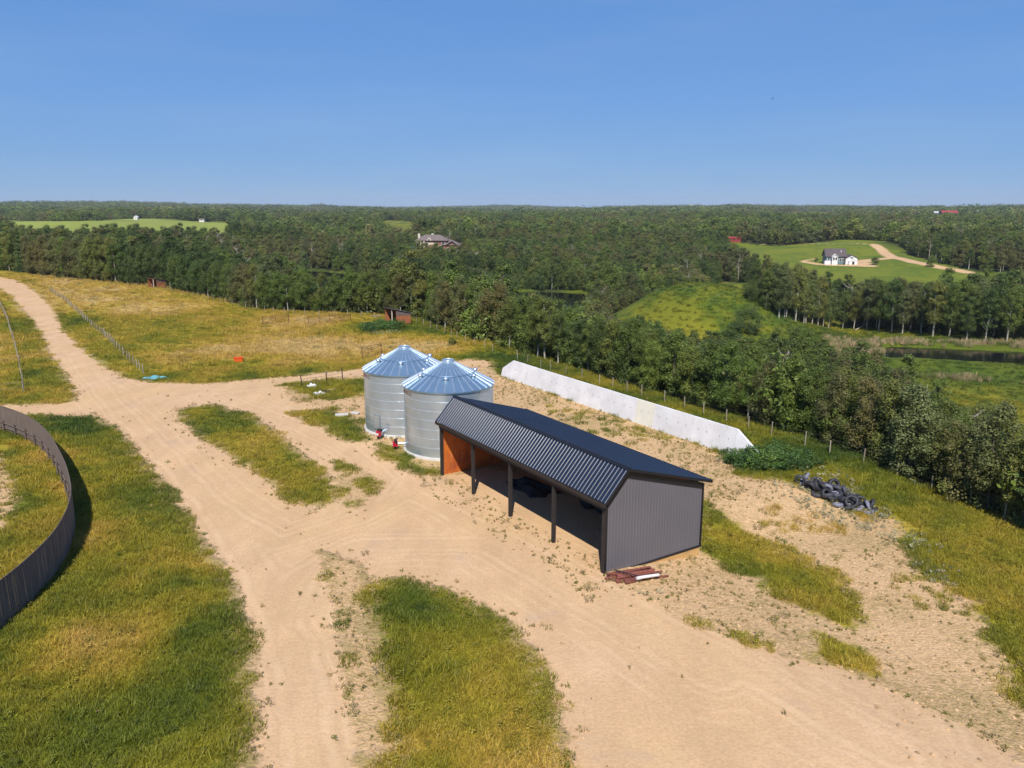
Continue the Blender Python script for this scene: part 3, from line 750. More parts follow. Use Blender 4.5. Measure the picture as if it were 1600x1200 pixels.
def grass_inst(name, n, h, spread, w, seed, lean=0.35):
    g = np.random.default_rng(seed); a = g.random(n) * 2 * PI; rr = spread * np.sqrt(g.random(n)); p = np.c_[rr * np.cos(a), rr * np.sin(a), np.full(n, -.03)]
    hh = h * (.5 + .7 * g.random(n)); ln = g.normal(size=(n, 2)) * lean * hh[:, None]; a2 = g.random(n) * PI; wv = np.c_[np.cos(a2), np.sin(a2), np.zeros(n)] * (w * .5)
    top = p + np.c_[ln, hh]; mid = p + np.c_[ln * .35, hh * .55]
    V = np.stack([p - wv, p + wv, mid + wv * .9, mid - wv * .9, top + wv * .15, top - wv * .15], 1).reshape(-1, 3)
    i = np.arange(n)[:, None] * 6; F = np.concatenate([i + np.array([0, 1, 2, 3]), i + np.array([3, 2, 4, 5])])
    return (V, F, 3, np.repeat(.7 + .6 * g.random(n), 6))

def instancer(name, protos, pts, idx_, sc, rot, col, label, mb_kind='stuff'):
    """one object: points -> instances of the prototype meshes"""
    cl = bpy.data.collections.new(name + '_kinds')
    for i, p in enumerate(protos): p.name = f'kind_{i:02d}'; cl.objects.link(p)
    me = bpy.data.meshes.new(name); n = len(pts); me.vertices.add(n); me.vertices.foreach_set('co', np.ascontiguousarray(pts, np.float32).ravel())
    a = me.attributes.new('pi', 'INT', 'POINT'); a.data.foreach_set('value', np.asarray(idx_, np.int32))
    a = me.attributes.new('ps', 'FLOAT_VECTOR', 'POINT'); a.data.foreach_set('vector', np.asarray(sc, np.float32).ravel())
    a = me.attributes.new('pr', 'FLOAT_VECTOR', 'POINT'); a.data.foreach_set('vector', np.asarray(rot, np.float32).ravel())
    a = me.attributes.new('tcol', 'FLOAT_COLOR', 'POINT'); a.data.foreach_set('color', np.c_[col, np.ones(n)].astype(np.float32).ravel())
    o = bpy.data.objects.new(name, me); COL.objects.link(o)
    ng = bpy.data.node_groups.new(name, 'GeometryNodeTree')
    ng.interface.new_socket('Geometry', in_out='INPUT', socket_type='NodeSocketGeometry'); ng.interface.new_socket('Geometry', in_out='OUTPUT', socket_type='NodeSocketGeometry')
    gi = ng.nodes.new('NodeGroupInput'); go = ng.nodes.new('NodeGroupOutput'); ip = ng.nodes.new('GeometryNodeInstanceOnPoints'); ci = ng.nodes.new('GeometryNodeCollectionInfo')
    ci.inputs['Collection'].default_value = cl; ci.inputs['Separate Children'].default_value = True; ci.inputs['Reset Children'].default_value = True
    def na(nm, ty):
        q = ng.nodes.new('GeometryNodeInputNamedAttribute'); q.data_type = ty; q.inputs[0].default_value = nm; return [s for s in q.outputs if s.enabled and s.name == 'Attribute'][0]
    L = ng.links.new; L(gi.outputs[0], ip.inputs['Points']); L(ci.outputs[0], ip.inputs['Instance']); ip.inputs['Pick Instance'].default_value = True
    L(na('pi', 'INT'), ip.inputs['Instance Index']); L(na('ps', 'FLOAT_VECTOR'), ip.inputs['Scale'])
    er = ng.nodes.new('FunctionNodeEulerToRotation'); L(na('pr', 'FLOAT_VECTOR'), er.inputs[0]); L(er.outputs[0], ip.inputs['Rotation'])
    L(ip.outputs[0], go.inputs[0])
    md = o.modifiers.new('scatter', 'NODES'); md.node_group = ng
    return tag(o, label, kind=mb_kind)

def colours(x, y, rng, far=0.0):
    base = np.array([TREECOL[k] for k in ('dark', 'mid', 'bright', 'olive', 'grey', 'brown')])
    q = fbm(x, y, 24, 77, 2) * (1 - far) + fbm(x, y, 150, 78, 3) * far + rng.uniform(-.16, .16, len(x))
    i = np.digitize(q, [.36, .50, .54, .62, .68]); return base[i] * rng.uniform(.8, 1.2, (len(x), 1)) * (.62 + .8 * fbm(x, y, 55, 79, 3))[:, None]

rest = np.setdiff1d(np.arange(len(sx_)), ind)
near_p = [tree_inst('t', 10.5, 2.3, .3, 42, 5200, .27, 201), tree_inst('t', 11.5, 2.1, 2.0, 38, 4600, .27, 202, pale=True), tree_inst('t', 9.5, 2.5, .2, 40, 5200, .27, 203),
          tree_inst('t', 12.5, 2.5, 1.2, 40, 4800, .28, 204), tree_inst('t', 8.0, 2.2, .5, 36, 4400, .26, 205), dead_inst('t', 1), dead_inst('t', 2)]
rg = np.random.default_rng(8)
x1, y1 = sx_[rest], sy_[rest]; x2, y2 = scatter(330, 640, 4.6, 6)
x = np.r_[x1, x2]; y = np.r_[y1, y2]; n = len(x); ii = rg.integers(0, 5, n); dd = rg.random(n) < .045 + .055 * (np.hypot(x, y) < 170); ii[dd] = rg.integers(5, 7, dd.sum())
s = rg.uniform(.62, 1.22, n); pdk = ((sd_poly(x, y, POND_A) < 70) & (y < 300)) | ((sd_poly(x, y, POND_B) < 75) & (y < 380)); nr = np.where(pdk, .58, 1) * (1 - .30 * S((150 - np.hypot(x, y)) / 40) * S((x - 5) / 20)) * np.where((np.hypot(x, y) < 260) & (x / y > -.42), .84, 1); s = s * nr * np.where(((x / y > -.01) & (x / y < .105) & (np.hypot(x, y) > 105) & (np.hypot(x, y) < 238)) | ((x / y > -.27) & (x / y < -.185) & (np.hypot(x, y) > 150) & (np.hypot(x, y) < 292)), .72, 1) * np.where((x / y > .14) & (x / y < .36) & (np.hypot(x, y) < 205) & (np.hypot(x, y) > 100), .88, 1)
sv = np.c_[s * rg.uniform(1.05, 1.35, n), s * rg.uniform(1.05, 1.35, n), s]
hz = np.zeros((n, 3)); hz[:, 2] = rg.uniform(0, 6.28, n); hz[:, 0] = rg.normal(size=n) * .03
instancer('valley_wood', near_p, np.c_[x, y, terrain(x, y) - .1], ii, sv, hz, colours(x, y, rg), 'dense aspen wood filling the valley beyond the nearest trees')
mid_p = [tree_inst('t', 13, 5.5, 1.0, 46, 1500, .95, 301, 0, .2, True, 1.15), tree_inst('t', 12, 6.2, 1.0, 50, 1500, 1.0, 302, 0, .2, False, 1.15), tree_inst('t', 15, 5.0, 2.0, 40, 1300, .95, 303, .1, .2, True, 1.15), tree_inst('t', 11, 5.2, .5, 40, 1200, .9, 304, .1, .2, False, 1.2)]
x, y = scatter(640, 1700, 10.5, 12, 0.74, 2.0); n = len(x); s = rg.uniform(.8, 1.15, n); hz = np.zeros((n, 3)); hz[:, 2] = rg.uniform(0, 6.28, n)
instancer('distant_wood', mid_p, np.c_[x, y, terrain(x, y) - .3], rg.integers(0, 4, n), np.c_[s * 1.15, s * 1.15, s * rg.uniform(.6, 1.2, n)], hz, colours(x, y, rg, .5), 'rolling mass of woodland in the distance')
far_p = [tree_inst('t', 13, 17, 0, 60, 900, 2.6, 401 + k, 0, .2, False, 1.25) for k in range(3)]
x, y = scatter(1700, 6500, 38, 13, 0.74, 6.0); m = fbm(x, y, 420, 61, 2) > 0.36; x, y = x[m], y[m]; n = len(x); s = rg.uniform(.8, 1.3, n); hz = np.zeros((n, 3)); hz[:, 2] = rg.uniform(0, 6.28, n)
instancer('horizon_wood', far_p, np.c_[x, y, terrain(x, y) - 1], rg.integers(0, 3, n), np.c_[s * 1.35, s * 1.35, s * rg.uniform(.7, 1.25, n)], hz, colours(x, y, rg, .8), 'dark tree line along the horizon')

x, y = scatter(40, 420, 5.2, 17, .78, .5); n = len(x); s = rg.uniform(.8, 1.5, n); hz = np.zeros((n, 3)); hz[:, 2] = rg.uniform(0, 6.28, n)
instancer('understorey', [tree_inst('t', 4.2, 2.2, .1, 18, 1300, .30, 551 + k, 0, .1, False) for k in range(3)], np.c_[x, y, terrain(x, y) - .1], rg.integers(0, 3, n), np.c_[s, s, s], hz, colours(x, y, rg), 'bushy understorey between the trees of the valley wood')
# undergrowth along the wood's edge
gu = random.Random(9)
pts = walk(EDGE[1:-2], 1.5, 1.4, gu, 3.6) + walk(EDGE[1:-2], 2.2, 1.4, gu, 7.5) + walk(bank, 2.5, 2.2, gu, 5) + walk(bank, 2.5, 2, gu, 10)
pts = [p for p in pts if abs(p[0]) < .8 * p[1] + 12 and math.hypot(p[0] - SH1[0], p[1] - SH1[1]) > 5 and math.hypot(p[0] - SH2[0], p[1] - SH2[1]) > 5]; x, y = np.array(pts).T; n = len(x)
und = [tree_inst('t', 3.0, 1.7, .1, 20, 4200, .13, 501 + k, 0, .1, False) for k in range(3)]
hz = np.zeros((n, 3)); hz[:, 2] = rg.uniform(0, 6.28, n); s = rg.uniform(.6, 1.5, n)
instancer('undergrowth', und, np.c_[x, y, terrain(x, y) - .1], rg.integers(0, 3, n), np.c_[s, s, s * 1.1], hz, colours(x, y, rg) * .9, 'low bushy undergrowth along the foot of the woods')
# a few bushes standing on their own
for k, (u, v, h, ck, lab) in enumerate([(1470, 520, 6, 'dark', 'round dark bush beside the dry reeds of the river bank'), (1170, 520, 7.0, 'dark', 'rounded dark willow in front of the grassy mound'), (1268, 480, 6.5, 'dark', 'dark rounded bush at the right foot of the grassy mound'),
                                     (1240, 486, 5.0, 'mid', 'smaller green bush at the right foot of the grassy mound'), (1367, 413.5, 4.2, 'dark', 'small round tree at the drive below the white house'), (706, 540, 1.1, 'dark', 'tiny dark shrub in the paddock grass near the wood'),
                                     (1275, 409, 2.4, 'dark', 'low dark shrub on the left loop of the white house drive'), (1455, 417, 6, 'mid', 'green bush beside the right end of the distant drive')]):
    x, y = T(u, v); put_tree('willow', x, y, h, 'willow_bush', lab, 'bush', None, ck, g)

# ---------------------------------------------------------------- grass, weeds, reeds
def kind_of(parts): return proto_inst('k', parts)
def weed_part(n, r, h, ls, seed):
    V, F, t, c = crown_np(h, r, 0.02, 7, n, ls, seed, 0, .9); return (V, F, 3, t)
grass_p = [kind_of([grass_inst('k', 90, .27, .42, .022, 601, .45)]), kind_of([grass_inst('k', 80, .36, .40, .022, 602, .4)]), kind_of([grass_inst('k', 90, .19, .42, .026, 603, .7)]), kind_of([weed_part(110, .32, .3, .07, 604)]),
           kind_of([grass_inst('k', 60, .38, .3, .02, 605, .35), weed_part(50, .25, .28, .06, 606)])]
def field(r0, r1, sp, seed, amax=.74):
    gg = np.random.default_rng(seed); ax = np.arange(-r1 * amax, r1 * amax, sp); ay = np.arange(20, r1, sp); a, b = np.meshgrid(ax, ay)
    a = a.ravel() + gg.uniform(-.5, .5, a.size) * sp; b = b.ravel() + gg.uniform(-.5, .5, b.size) * sp
    r = np.hypot(a, b); m = (r >= r0) & (r < r1) & (np.abs(a) < amax * b + 2); return a[m], b[m]
gx_, gy_, gs_ = [], [], []
for r0, r1, sp, k in ((22, 62, .36, 1.0), (62, 105, .52, 1.2), (105, 170, .95, 1.6), (170, 290, 2.0, 2.2)):
    a, b = field(r0, r1, sp, int(r0) + 3); d, sg = sd_line(a, b, EDGE)
    sr = sroad(a, b); spd = spad(a, b); nz = (fbm(a, b, 2.2, 41, 3) - .5)
    m = ((d * sg < 3) | ((sd_poly(a, b, CLEAR[0]) < 0) & (sd_poly(a, b, RIVER) > 3.5) & (r0 > 100))) & (sr + nz * 2.0 + rg.uniform(-.45, .45, len(a)) > .25) & ((spd + nz * 4.5 > .1) | ((rg.random(len(a)) < .16) & (fbm(a, b, 9, 47, 3) > .56)))
    sh = (a - SA[0]) * SE2[0] + (b - SA[1]) * SE2[1]; st = (a - SA[0]) * SE1[0] + (b - SA[1]) * SE1[1]
    m &= ~((sh > -.3) & (sh < 7.8) & (st > -.2) & (st < SLEN + .2))
    a, b = a[m], b[m]; gx_.append(a); gy_.append(b); gs_.append(np.full(len(a), k))
x = np.concatenate(gx_); y = np.concatenate(gy_); s = np.concatenate(gs_); n = len(x)
tall = .75 + .7 * fbm(x, y, 5, 51, 2); sv = s * rg.uniform(.7, 1.25, n)
c = gcolor(x, y) * rg.uniform(.8, 1.28, (n, 1)); bt = rg.random(n) < .05; c[bt] *= np.array([.5, .62, .6])
hz = np.zeros((n, 3)); hz[:, 2] = rg.uniform(0, 6.28, n)
ki = rg.choice([0, 1, 2, 3, 4], n, p=[.34, .24, .22, .08, .12])
instancer('grass', grass_p, np.c_[x, y, terrain(x, y)], ki, np.c_[sv, sv, sv * tall * .72], hz, c, 'tall mixed green and golden grass of the paddock and verges')
N_GRASS = n
# sparse weeds on the gravel
weed_p = [kind_of([weed_part(46, .16, .14, .06, 701)]), kind_of([weed_part(60, .24, .2, .07, 702)]), kind_of([grass_inst('k', 22, .2, .13, .03, 703, .6)]), kind_of([weed_part(90, .4, .32, .09, 704)])]
a, b = field(24, 110, .30, 90); sr = sroad(a, b); spd = spad(a, b); nz = fbm(a, b, 7, 42, 3); rr = rg.random(len(a))
edge = np.exp(-np.maximum(-sr, 0) / .8)
dens = np.where(sr < 0, .0025 + .62 * edge ** 2, np.where((spd < .5) | (sr < .8), .09 + .55 * np.clip((nz - .42) * 2.6, 0, 1), 0))
sh = (a - SA[0]) * SE2[0] + (b - SA[1]) * SE2[1]; st = (a - SA[0]) * SE1[0] + (b - SA[1]) * SE1[1]
frontstrip = (sh > -2.6) & (sh < .8) & (st > -2) & (st < SLEN + 2); dens = dens * np.clip(1.1 - 1.2 * ruts(a, b), .05, 1)
dens = np.where(frontstrip, np.maximum(dens, .35), dens)
m = (rr < dens) & ~((sh > .8) & (sh < 7.8) & (st > -.2) & (st < SLEN + .2)); a, b = a[m], b[m]; n = len(a)
wc = np.array([[.24, .21, .05], [.33, .25, .08], [.19, .19, .04], [.40, .30, .13], [.28, .22, .10]])[rg.integers(0, 5, n)] * rg.uniform(.8, 1.2, (n, 1))
hz = np.zeros((n, 3)); hz[:, 2] = rg.uniform(0, 6.28, n); s = rg.uniform(.3, 1.0, n) ** 1.1
instancer('gravel_weeds', weed_p, np.c_[a, b, terrain(a, b)], rg.choice([0, 1, 2, 3], n, p=[.4, .28, .25, .07]), np.c_[s, s, s], hz, wc, 'sparse low weeds scattered over the rough gravel')
N_WEED = n
st_p = []
for k in range(3):
    g5 = np.random.default_rng(800 + k); a5 = []
    for zz, rr5, m5 in ((-.3, .7, 6), (.25, .95, 6), (.75, .55, 6)):
        for q5 in range(m5): an5 = 2 * PI * (q5 + .5 * (zz > 0)) / m5; r5 = rr5 * g5.uniform(.75, 1.1); a5.append((r5 * math.cos(an5) * .12, r5 * math.sin(an5) * .09, (zz + g5.uniform(-.1, .1)) * .07))
    F5 = [(i5, (i5 + 1) % 6, (i5 + 1) % 6 + 6, i5 + 6) for i5 in range(6)] + [(i5 + 6, (i5 + 1) % 6 + 6, (i5 + 1) % 6 + 12, i5 + 12) for i5 in range(6)] + [(12, 13, 14, 15), (12, 15, 16, 17)]
    st_p.append(raw_mesh('k', np.array(a5), np.array(F5), [M['stone']], None, {'tone': ('FLOAT', np.ones(18))}, link=False))
a, b = field(24, 95, .33, 91, .72); sr = sroad(a, b); spd = spad(a, b); e5 = np.exp(-(np.abs(sr - .1) / .7) ** 2)
sh = (a - SA[0]) * SE2[0] + (b - SA[1]) * SE2[1]; st = (a - SA[0]) * SE1[0] + (b - SA[1]) * SE1[1]
m = (rg.random(len(a)) < np.where(spd < 0, .22, .004) + .55 * e5 * (fbm(a, b, 6, 55, 2) > .42)) & ~((sh > -.3) & (sh < 7.8) & (st > -.2) & (st < SLEN + .2)); a, b = a[m], b[m]; n = len(a)
hz = rg.uniform(0, 6.28, (n, 3)) * np.array([.05, .05, 1]); s = rg.uniform(.25, 1.1, n) ** 1.5
instancer('gravel_stones', st_p, np.c_[a, b, terrain(a, b) + .01], rg.integers(0, 3, n), np.c_[s, s, s], hz, np.ones((n, 3)), 'loose stones and clods along the road edges and over the yard')
def patch(name, protos, blobs, dens, colf, scl, label, seed):
    gg = np.random.default_rng(seed); xs_, ys_ = [], []
    for (u, v, rx, ry) in blobs:
        cx, cy = T(u, v); k = int(rx * ry * 3.14 * dens); a = gg.random(k) * 6.283; q = np.sqrt(gg.random(k)); xs_.append(cx + rx * q * np.cos(a)); ys_.append(cy + ry * q * np.sin(a))
    x = np.concatenate(xs_); y = np.concatenate(ys_); n = len(x); hz = np.zeros((n, 3)); hz[:, 2] = gg.uniform(0, 6.28, n); s = gg.uniform(.6, 1.2, n) * scl
    return instancer(name, protos, np.c_[x, y, terrain(x, y)], gg.integers(0, len(protos), n), np.c_[s, s, s], hz, colf(n, gg), label)
def cc(*cs):
    return lambda n, gg: np.array(cs)[gg.integers(0, len(cs), n)] * gg.uniform(.75, 1.25, (n, 1))
patch('green_weeds', [kind_of([weed_part(420, .55, .75, .08, 711)]), kind_of([weed_part(360, .45, .9, .08, 712)])],
      [(1165, 727, 1.8, 1.8), (1195, 721, 2.3, 2.2), (1232, 728, 1.8, 1.6), (600, 513, 3.0, 3.4), (582, 517, 2, 2)], 3.2,
      cc((.055, .115, .028), (.075, .145, .030), (.10, .17, .03)), 1.45, 'dense dark green weed patch, the largest at the end of the long white wall', 21)
patch('pale_flowers', [kind_of([weed_part(160, .32, .5, .06, 721)]), kind_of([weed_part(110, .22, .4, .06, 722)])],
      [(1290, 750, 2.0, 2.0), (1318, 762, 1.6, 1.4), (1250, 770, 1.8, 2), (1360, 800, 1.5, 1.5), (1385, 810, 1.3, 1.4), (1340, 815, 2, 1.6), (1290, 800, 2, 1.6), (1420, 850, 1.8, 1.8), (1470, 900, 1.5, 1.6), (600, 520, 3, 2), (1015, 925, .7, .6)], 3.0,
      cc((.42, .40, .24), (.30, .31, .18), (.16, .18, .08), (.50, .46, .28)), .85, 'pale flowering weeds round the tyre pile', 22)
# reeds along the river, in bands
rd = [kind_of([grass_inst('k', 40, 1.5, .7, .07, 731, .2)]), kind_of([grass_inst('k', 30, 1.2, .6, .07, 732, .3)])]
gg = np.random.default_rng(33); a, b = field(120, 260, .9, 34, .8); dr = sd_poly(a, b, RIVER); far = (b > np.mean([p[1] for p in RIVER]) - 2)
m = (dr > .2) & (a > 55) & (((dr < 15) & far & (fbm(a, b * 1.5, 7, 35, 3) > .43)) | (~far & (dr > 15) & (dr < 20) & (fbm(a, b, 6, 36, 3) > .5)))
a, b = a[m], b[m]; n = len(a); hz = np.zeros((n, 3)); hz[:, 2] = gg.uniform(0, 6.28, n); s = gg.uniform(.7, 1.1, n)
instancer('reeds', rd, np.c_[a, b, terrain(a, b)], gg.integers(0, 2, n), np.c_[s, s, s * .9], hz, cc((.42, .32, .17), (.50, .37, .20), (.33, .29, .13), (.16, .19, .05))(n, gg), 'dry tan reeds lining the river bank')

# ---------------------------------------------------------------- the open shed
def frame_shed():
    rz = math.atan2(SE1[1], SE1[0])      # local x runs along the front, local y points into the shed
    root = thing('machine_shed', 'dark open-fronted pole shed with navy ribbed roof and grey end wall', 'shed', (SA[0], SA[1], 0.0), rz)
    L = SLEN; prof = [(0.0, 4.12), (1.5, 5.72), (7.5, 3.92)]
    def ribbed(x0, x1, p0, p1, m, pitch=0.305, hr=0.032, out=1, thick=.03, name='roof_panel'):
        # corrugated sheet between cross-section points p0 and p1 (y,z), running x0..x1
        b = MB(); dy, dz = p1[0] - p0[0], p1[1] - p0[1]; ln = math.hypot(dy, dz); ny_, nz_ = -dz / ln, dy / ln
        xs_ = []; x_ = x0
        while x_ < x1 - 1e-6:
            for fx, hh in ((0, 0), (.70, 0), (.80, 1), (.88, 1), (.98, 0)):
                if x_ + fx * pitch < x1: xs_.append((x_ + fx * pitch, hh * hr))
            x_ += pitch
        xs_.append((x1, 0)); vs = []
        for q, hh in xs_:
            for (py, pz) in (p0, p1): vs.append((q, py + ny_ * hh, pz + nz_ * hh))
        n = len(xs_); o = len(vs)
        for q, hh in xs_:
            for (py, pz) in (p0, p1): vs.append((q, py - ny_ * thick, pz - nz_ * thick))
        fs = []
        for i in range(n - 1): fs += [(2 * i, 2 * i + 2, 2 * i + 3, 2 * i + 1), (o + 2 * i, o + 2 * i + 1, o + 2 * i + 3, o + 2 * i + 2)]
        fs += [(2 * i, 2 * i + 2, o + 2 * i + 2, o + 2 * i) for i in range(n - 1)] + [(2 * i + 1, o + 2 * i + 1, o + 2 * i + 3, 2 * i + 3) for i in range(n - 1)]
        fs += [(0, 1, o + 1, o), (2 * n - 2, o + 2 * n - 2, o + 2 * n - 1, 2 * n - 1)]
        return b.add(vs, fs, m)
    roof = ribbed(-.28, L + .28, (-.20, 4.27), (1.40, 6.00), M['navy']).build('roof', root)
    ribbed(-.28, L + .28, (1.40, 6.00), (7.95, 4.06), M['navy']).build('roof', root)
    MB().prism([(1.27, 5.92), (1.40, 6.06), (1.56, 6.015), (1.56, 6.035), (1.40, 6.10), (1.25, 5.94)], -.30, L + .30, M['trim'], 'x').build('ridge_cap', roof)
    b = MB(); b.box((L / 2, -.235, 4.13), (L + .62, .05, .24), M['trim']); b.build('fascia', root)
    b = MB(); b.box((L / 2, -.04, 3.92), (L, .10, .34), M['post']); b.build('header_beam', root)
    b = MB()
    for xe in (-.30, L + .26):
        b.prism([(-.23, 4.08), (1.40, 5.83), (7.95, 3.90), (7.95, 4.05), (1.40, 6.0), (-.23, 4.26)], xe, xe + .04, M['trim'], 'x')
    b.build('barge_board', root)
    b = MB(); b.box((L / 2, 8.0, 3.98), (L + .62, .04, .2), M['trim']); b.build('fascia', root)
    # end walls: the right one in grey ribbed steel outside, both lined inside
    def gable(x, m, sgn, y0, y1, z0, inset=0.0, name='end_wall', pitch=.229, parent=root):
        b = MB(); n = int((y1 - y0) / pitch); vs = []; fs = []
        def top(y): return (4.02 + (y / 1.5) * 1.62 if y < 1.5 else 5.64 - (y - 1.5) * (1.80 / 6.0)) - inset
        prof_ = []
        for i in range(n):
            y = y0 + i * (y1 - y0) / n
            for fx, hh in ((0, 0), (.55, 0), (.68, 1), (.84, 1), (.97, 0)): prof_.append((y + fx * (y1 - y0) / n, hh * .011 * sgn))
        prof_.append((y1, 0))
        for y, hh in prof_: vs += [(x + hh, y, z0), (x + hh, y, top(y))]
        o = len(vs)
        for y, hh in prof_: vs += [(x - .06 * sgn, y, z0), (x - .06 * sgn, y, top(y))]
        k = len(prof_)
        for i in range(k - 1):
            fs += [(2 * i, 2 * i + 2, 2 * i + 3, 2 * i + 1), (o + 2 * i, o + 2 * i + 1, o + 2 * i + 3, o + 2 * i + 2)]
        b.add(vs, fs, m); return b.build(name, parent)
    w = gable(L + .02, M['greysteel'], 1, .10, 7.5, -.10)
    b = MB(); b.box((L + .03, .03, 1.95), (.14, .16, 4.1), M['trim']); b.box((L + .045, 7.5, 1.85), (.11, .11, 4.05), M['trim']); b.box((L + .05, 3.8, -.15), (.06, 7.4, .10), M['trim'])
    b.prism([(.1, 3.86), (1.5, 5.38), (7.5, 3.56), (7.5, 3.93), (1.46, 5.76), (.1, 4.14)], L + .055, L + .075, M['trim'], 'x'); b.build('corner_trim', w)
    b = MB(); b.prism([(.1, -.20), (7.5, -.20), (7.5, -1.6), (.1, -.9)], L - .05, L + .03, M['skirt'], 'x'); b.build('skirt_board', root)
    gable(-.02, M['greysteel'], -1, .05, 7.5, -.1)
    # linings and back wall
    b = MB()
    b.prism([(.16, -.1), (7.4, -.1), (7.4, 3.86), (1.5, 5.55), (.16, 4.1)], .05, .09, M['ply'], 'x'); b.prism([(.16, -.1), (7.4, -.1), (7.4, 3.86), (1.5, 5.55), (.16, 4.1)], L - .09, L - .05, M['ply'], 'x')
    b.box((L / 2, 7.36, 1.8), (L - .2, .05, 4.0), M['ply']); b.build('wall_lining', root)
    ribbed(0, L, (7.46, -.8), (7.46, 3.9), M['greysteel']).build('back_wall', root)
    for i in range(5):
        x = L * i / 4; x = min(max(x, .09), L - .12)
        q = MB(); q.box((x, .06, 1.9), (.2, .2, 4.2), M['post']); q.build('post', root)
    for i in range(1, 4):
        q = MB(); q.box((L * i / 4, 7.22, 1.8), (.16, .16, 4.0), M['post']); q.build('post', root)
    b = MB()
    for i in range(1, 10):
        x = L * i / 10
        b.prism([(.05, 3.98), (1.5, 5.55), (7.4, 3.80), (7.4, 3.62), (1.5, 5.30), (.05, 3.80)], x - .03, x + .03, M['post'], 'x')
    b.build('truss', root)
    return root
shed = frame_shed()
def shed_pt(x, y, z=0.0): return (float(SA[0] + SE1[0] * x + SE2[0] * y), float(SA[1] + SE1[1] * x + SE2[1] * y), z)

def crumpled(name, mtl, sx, sy, h, seed, label, cat, loc, rz=0, group=None):
    g = random.Random(seed); n, m_ = 12, 9; vs = []; fs = []
    for j in range(m_ + 1):
        for i in range(n + 1):
            a, b = i / n * 2 - 1, j / m_ * 2 - 1; e = max(abs(a), abs(b))
            z = h * (1 - e ** 3) * (.55 + .45 * math.sin(a * 4 + seed) * math.cos(b * 5 + seed * 2)) * g.uniform(.8, 1.1) if e < .99 else -.04
            vs.append((a * sx / 2 * (1 + .12 * math.sin(b * 6 + seed)), b * sy / 2 * (1 + .14 * math.sin(a * 5 + seed)), z))
    for j in range(m_):
        for i in range(n): k = j * (n + 1) + i; fs.append((k, k + 1, k + n + 2, k + n + 1))
    o = MB().add(vs, fs, mtl).build(name, None, loc, rz); return tag(o, label, cat, group)
zf = 0.0
def floor_at(x, y): p = shed_pt(x, y); return (p[0], p[1], Z(p[0], p[1]) + .005)
crumpled('silage_sheet', M['blacksheet'], 4.2, 2.4, .55, 3, 'heap of crumpled black sheeting inside the left bays of the shed', 'sheet', floor_at(6.0, 4.3), -1.0)
crumpled('plastic_sheet', M['whiteplastic'], 2.0, .7, .12, 5, 'strip of pale plastic lying on the shed floor near the right end', 'sheet', floor_at(16.0, 4.6), -.9)
def bale(x, y, rz, lab):
    p = floor_at(x, y); b = MB(); b.lathe([(0, -.6), (.55, -.6), (.62, -.52), (.64, 0), (.62, .52), (.55, .6), (0, .6)], M['blacksheet'], 24)
    b.xf(Matrix.Translation((0, 0, .62)) @ Matrix.Rotation(PI / 2, 4, 'X')); o = b.build('wrapped_bale', None, p, rz); tag(o, lab, 'bale', 'wrapped bales in the shed')
bale(11.4, 5.6, -1.0, 'dark wrapped bale at back of the shed, left of the pair'); bale(12.9, 5.8, -1.1, 'dark wrapped bale at back of the shed, right of the pair')

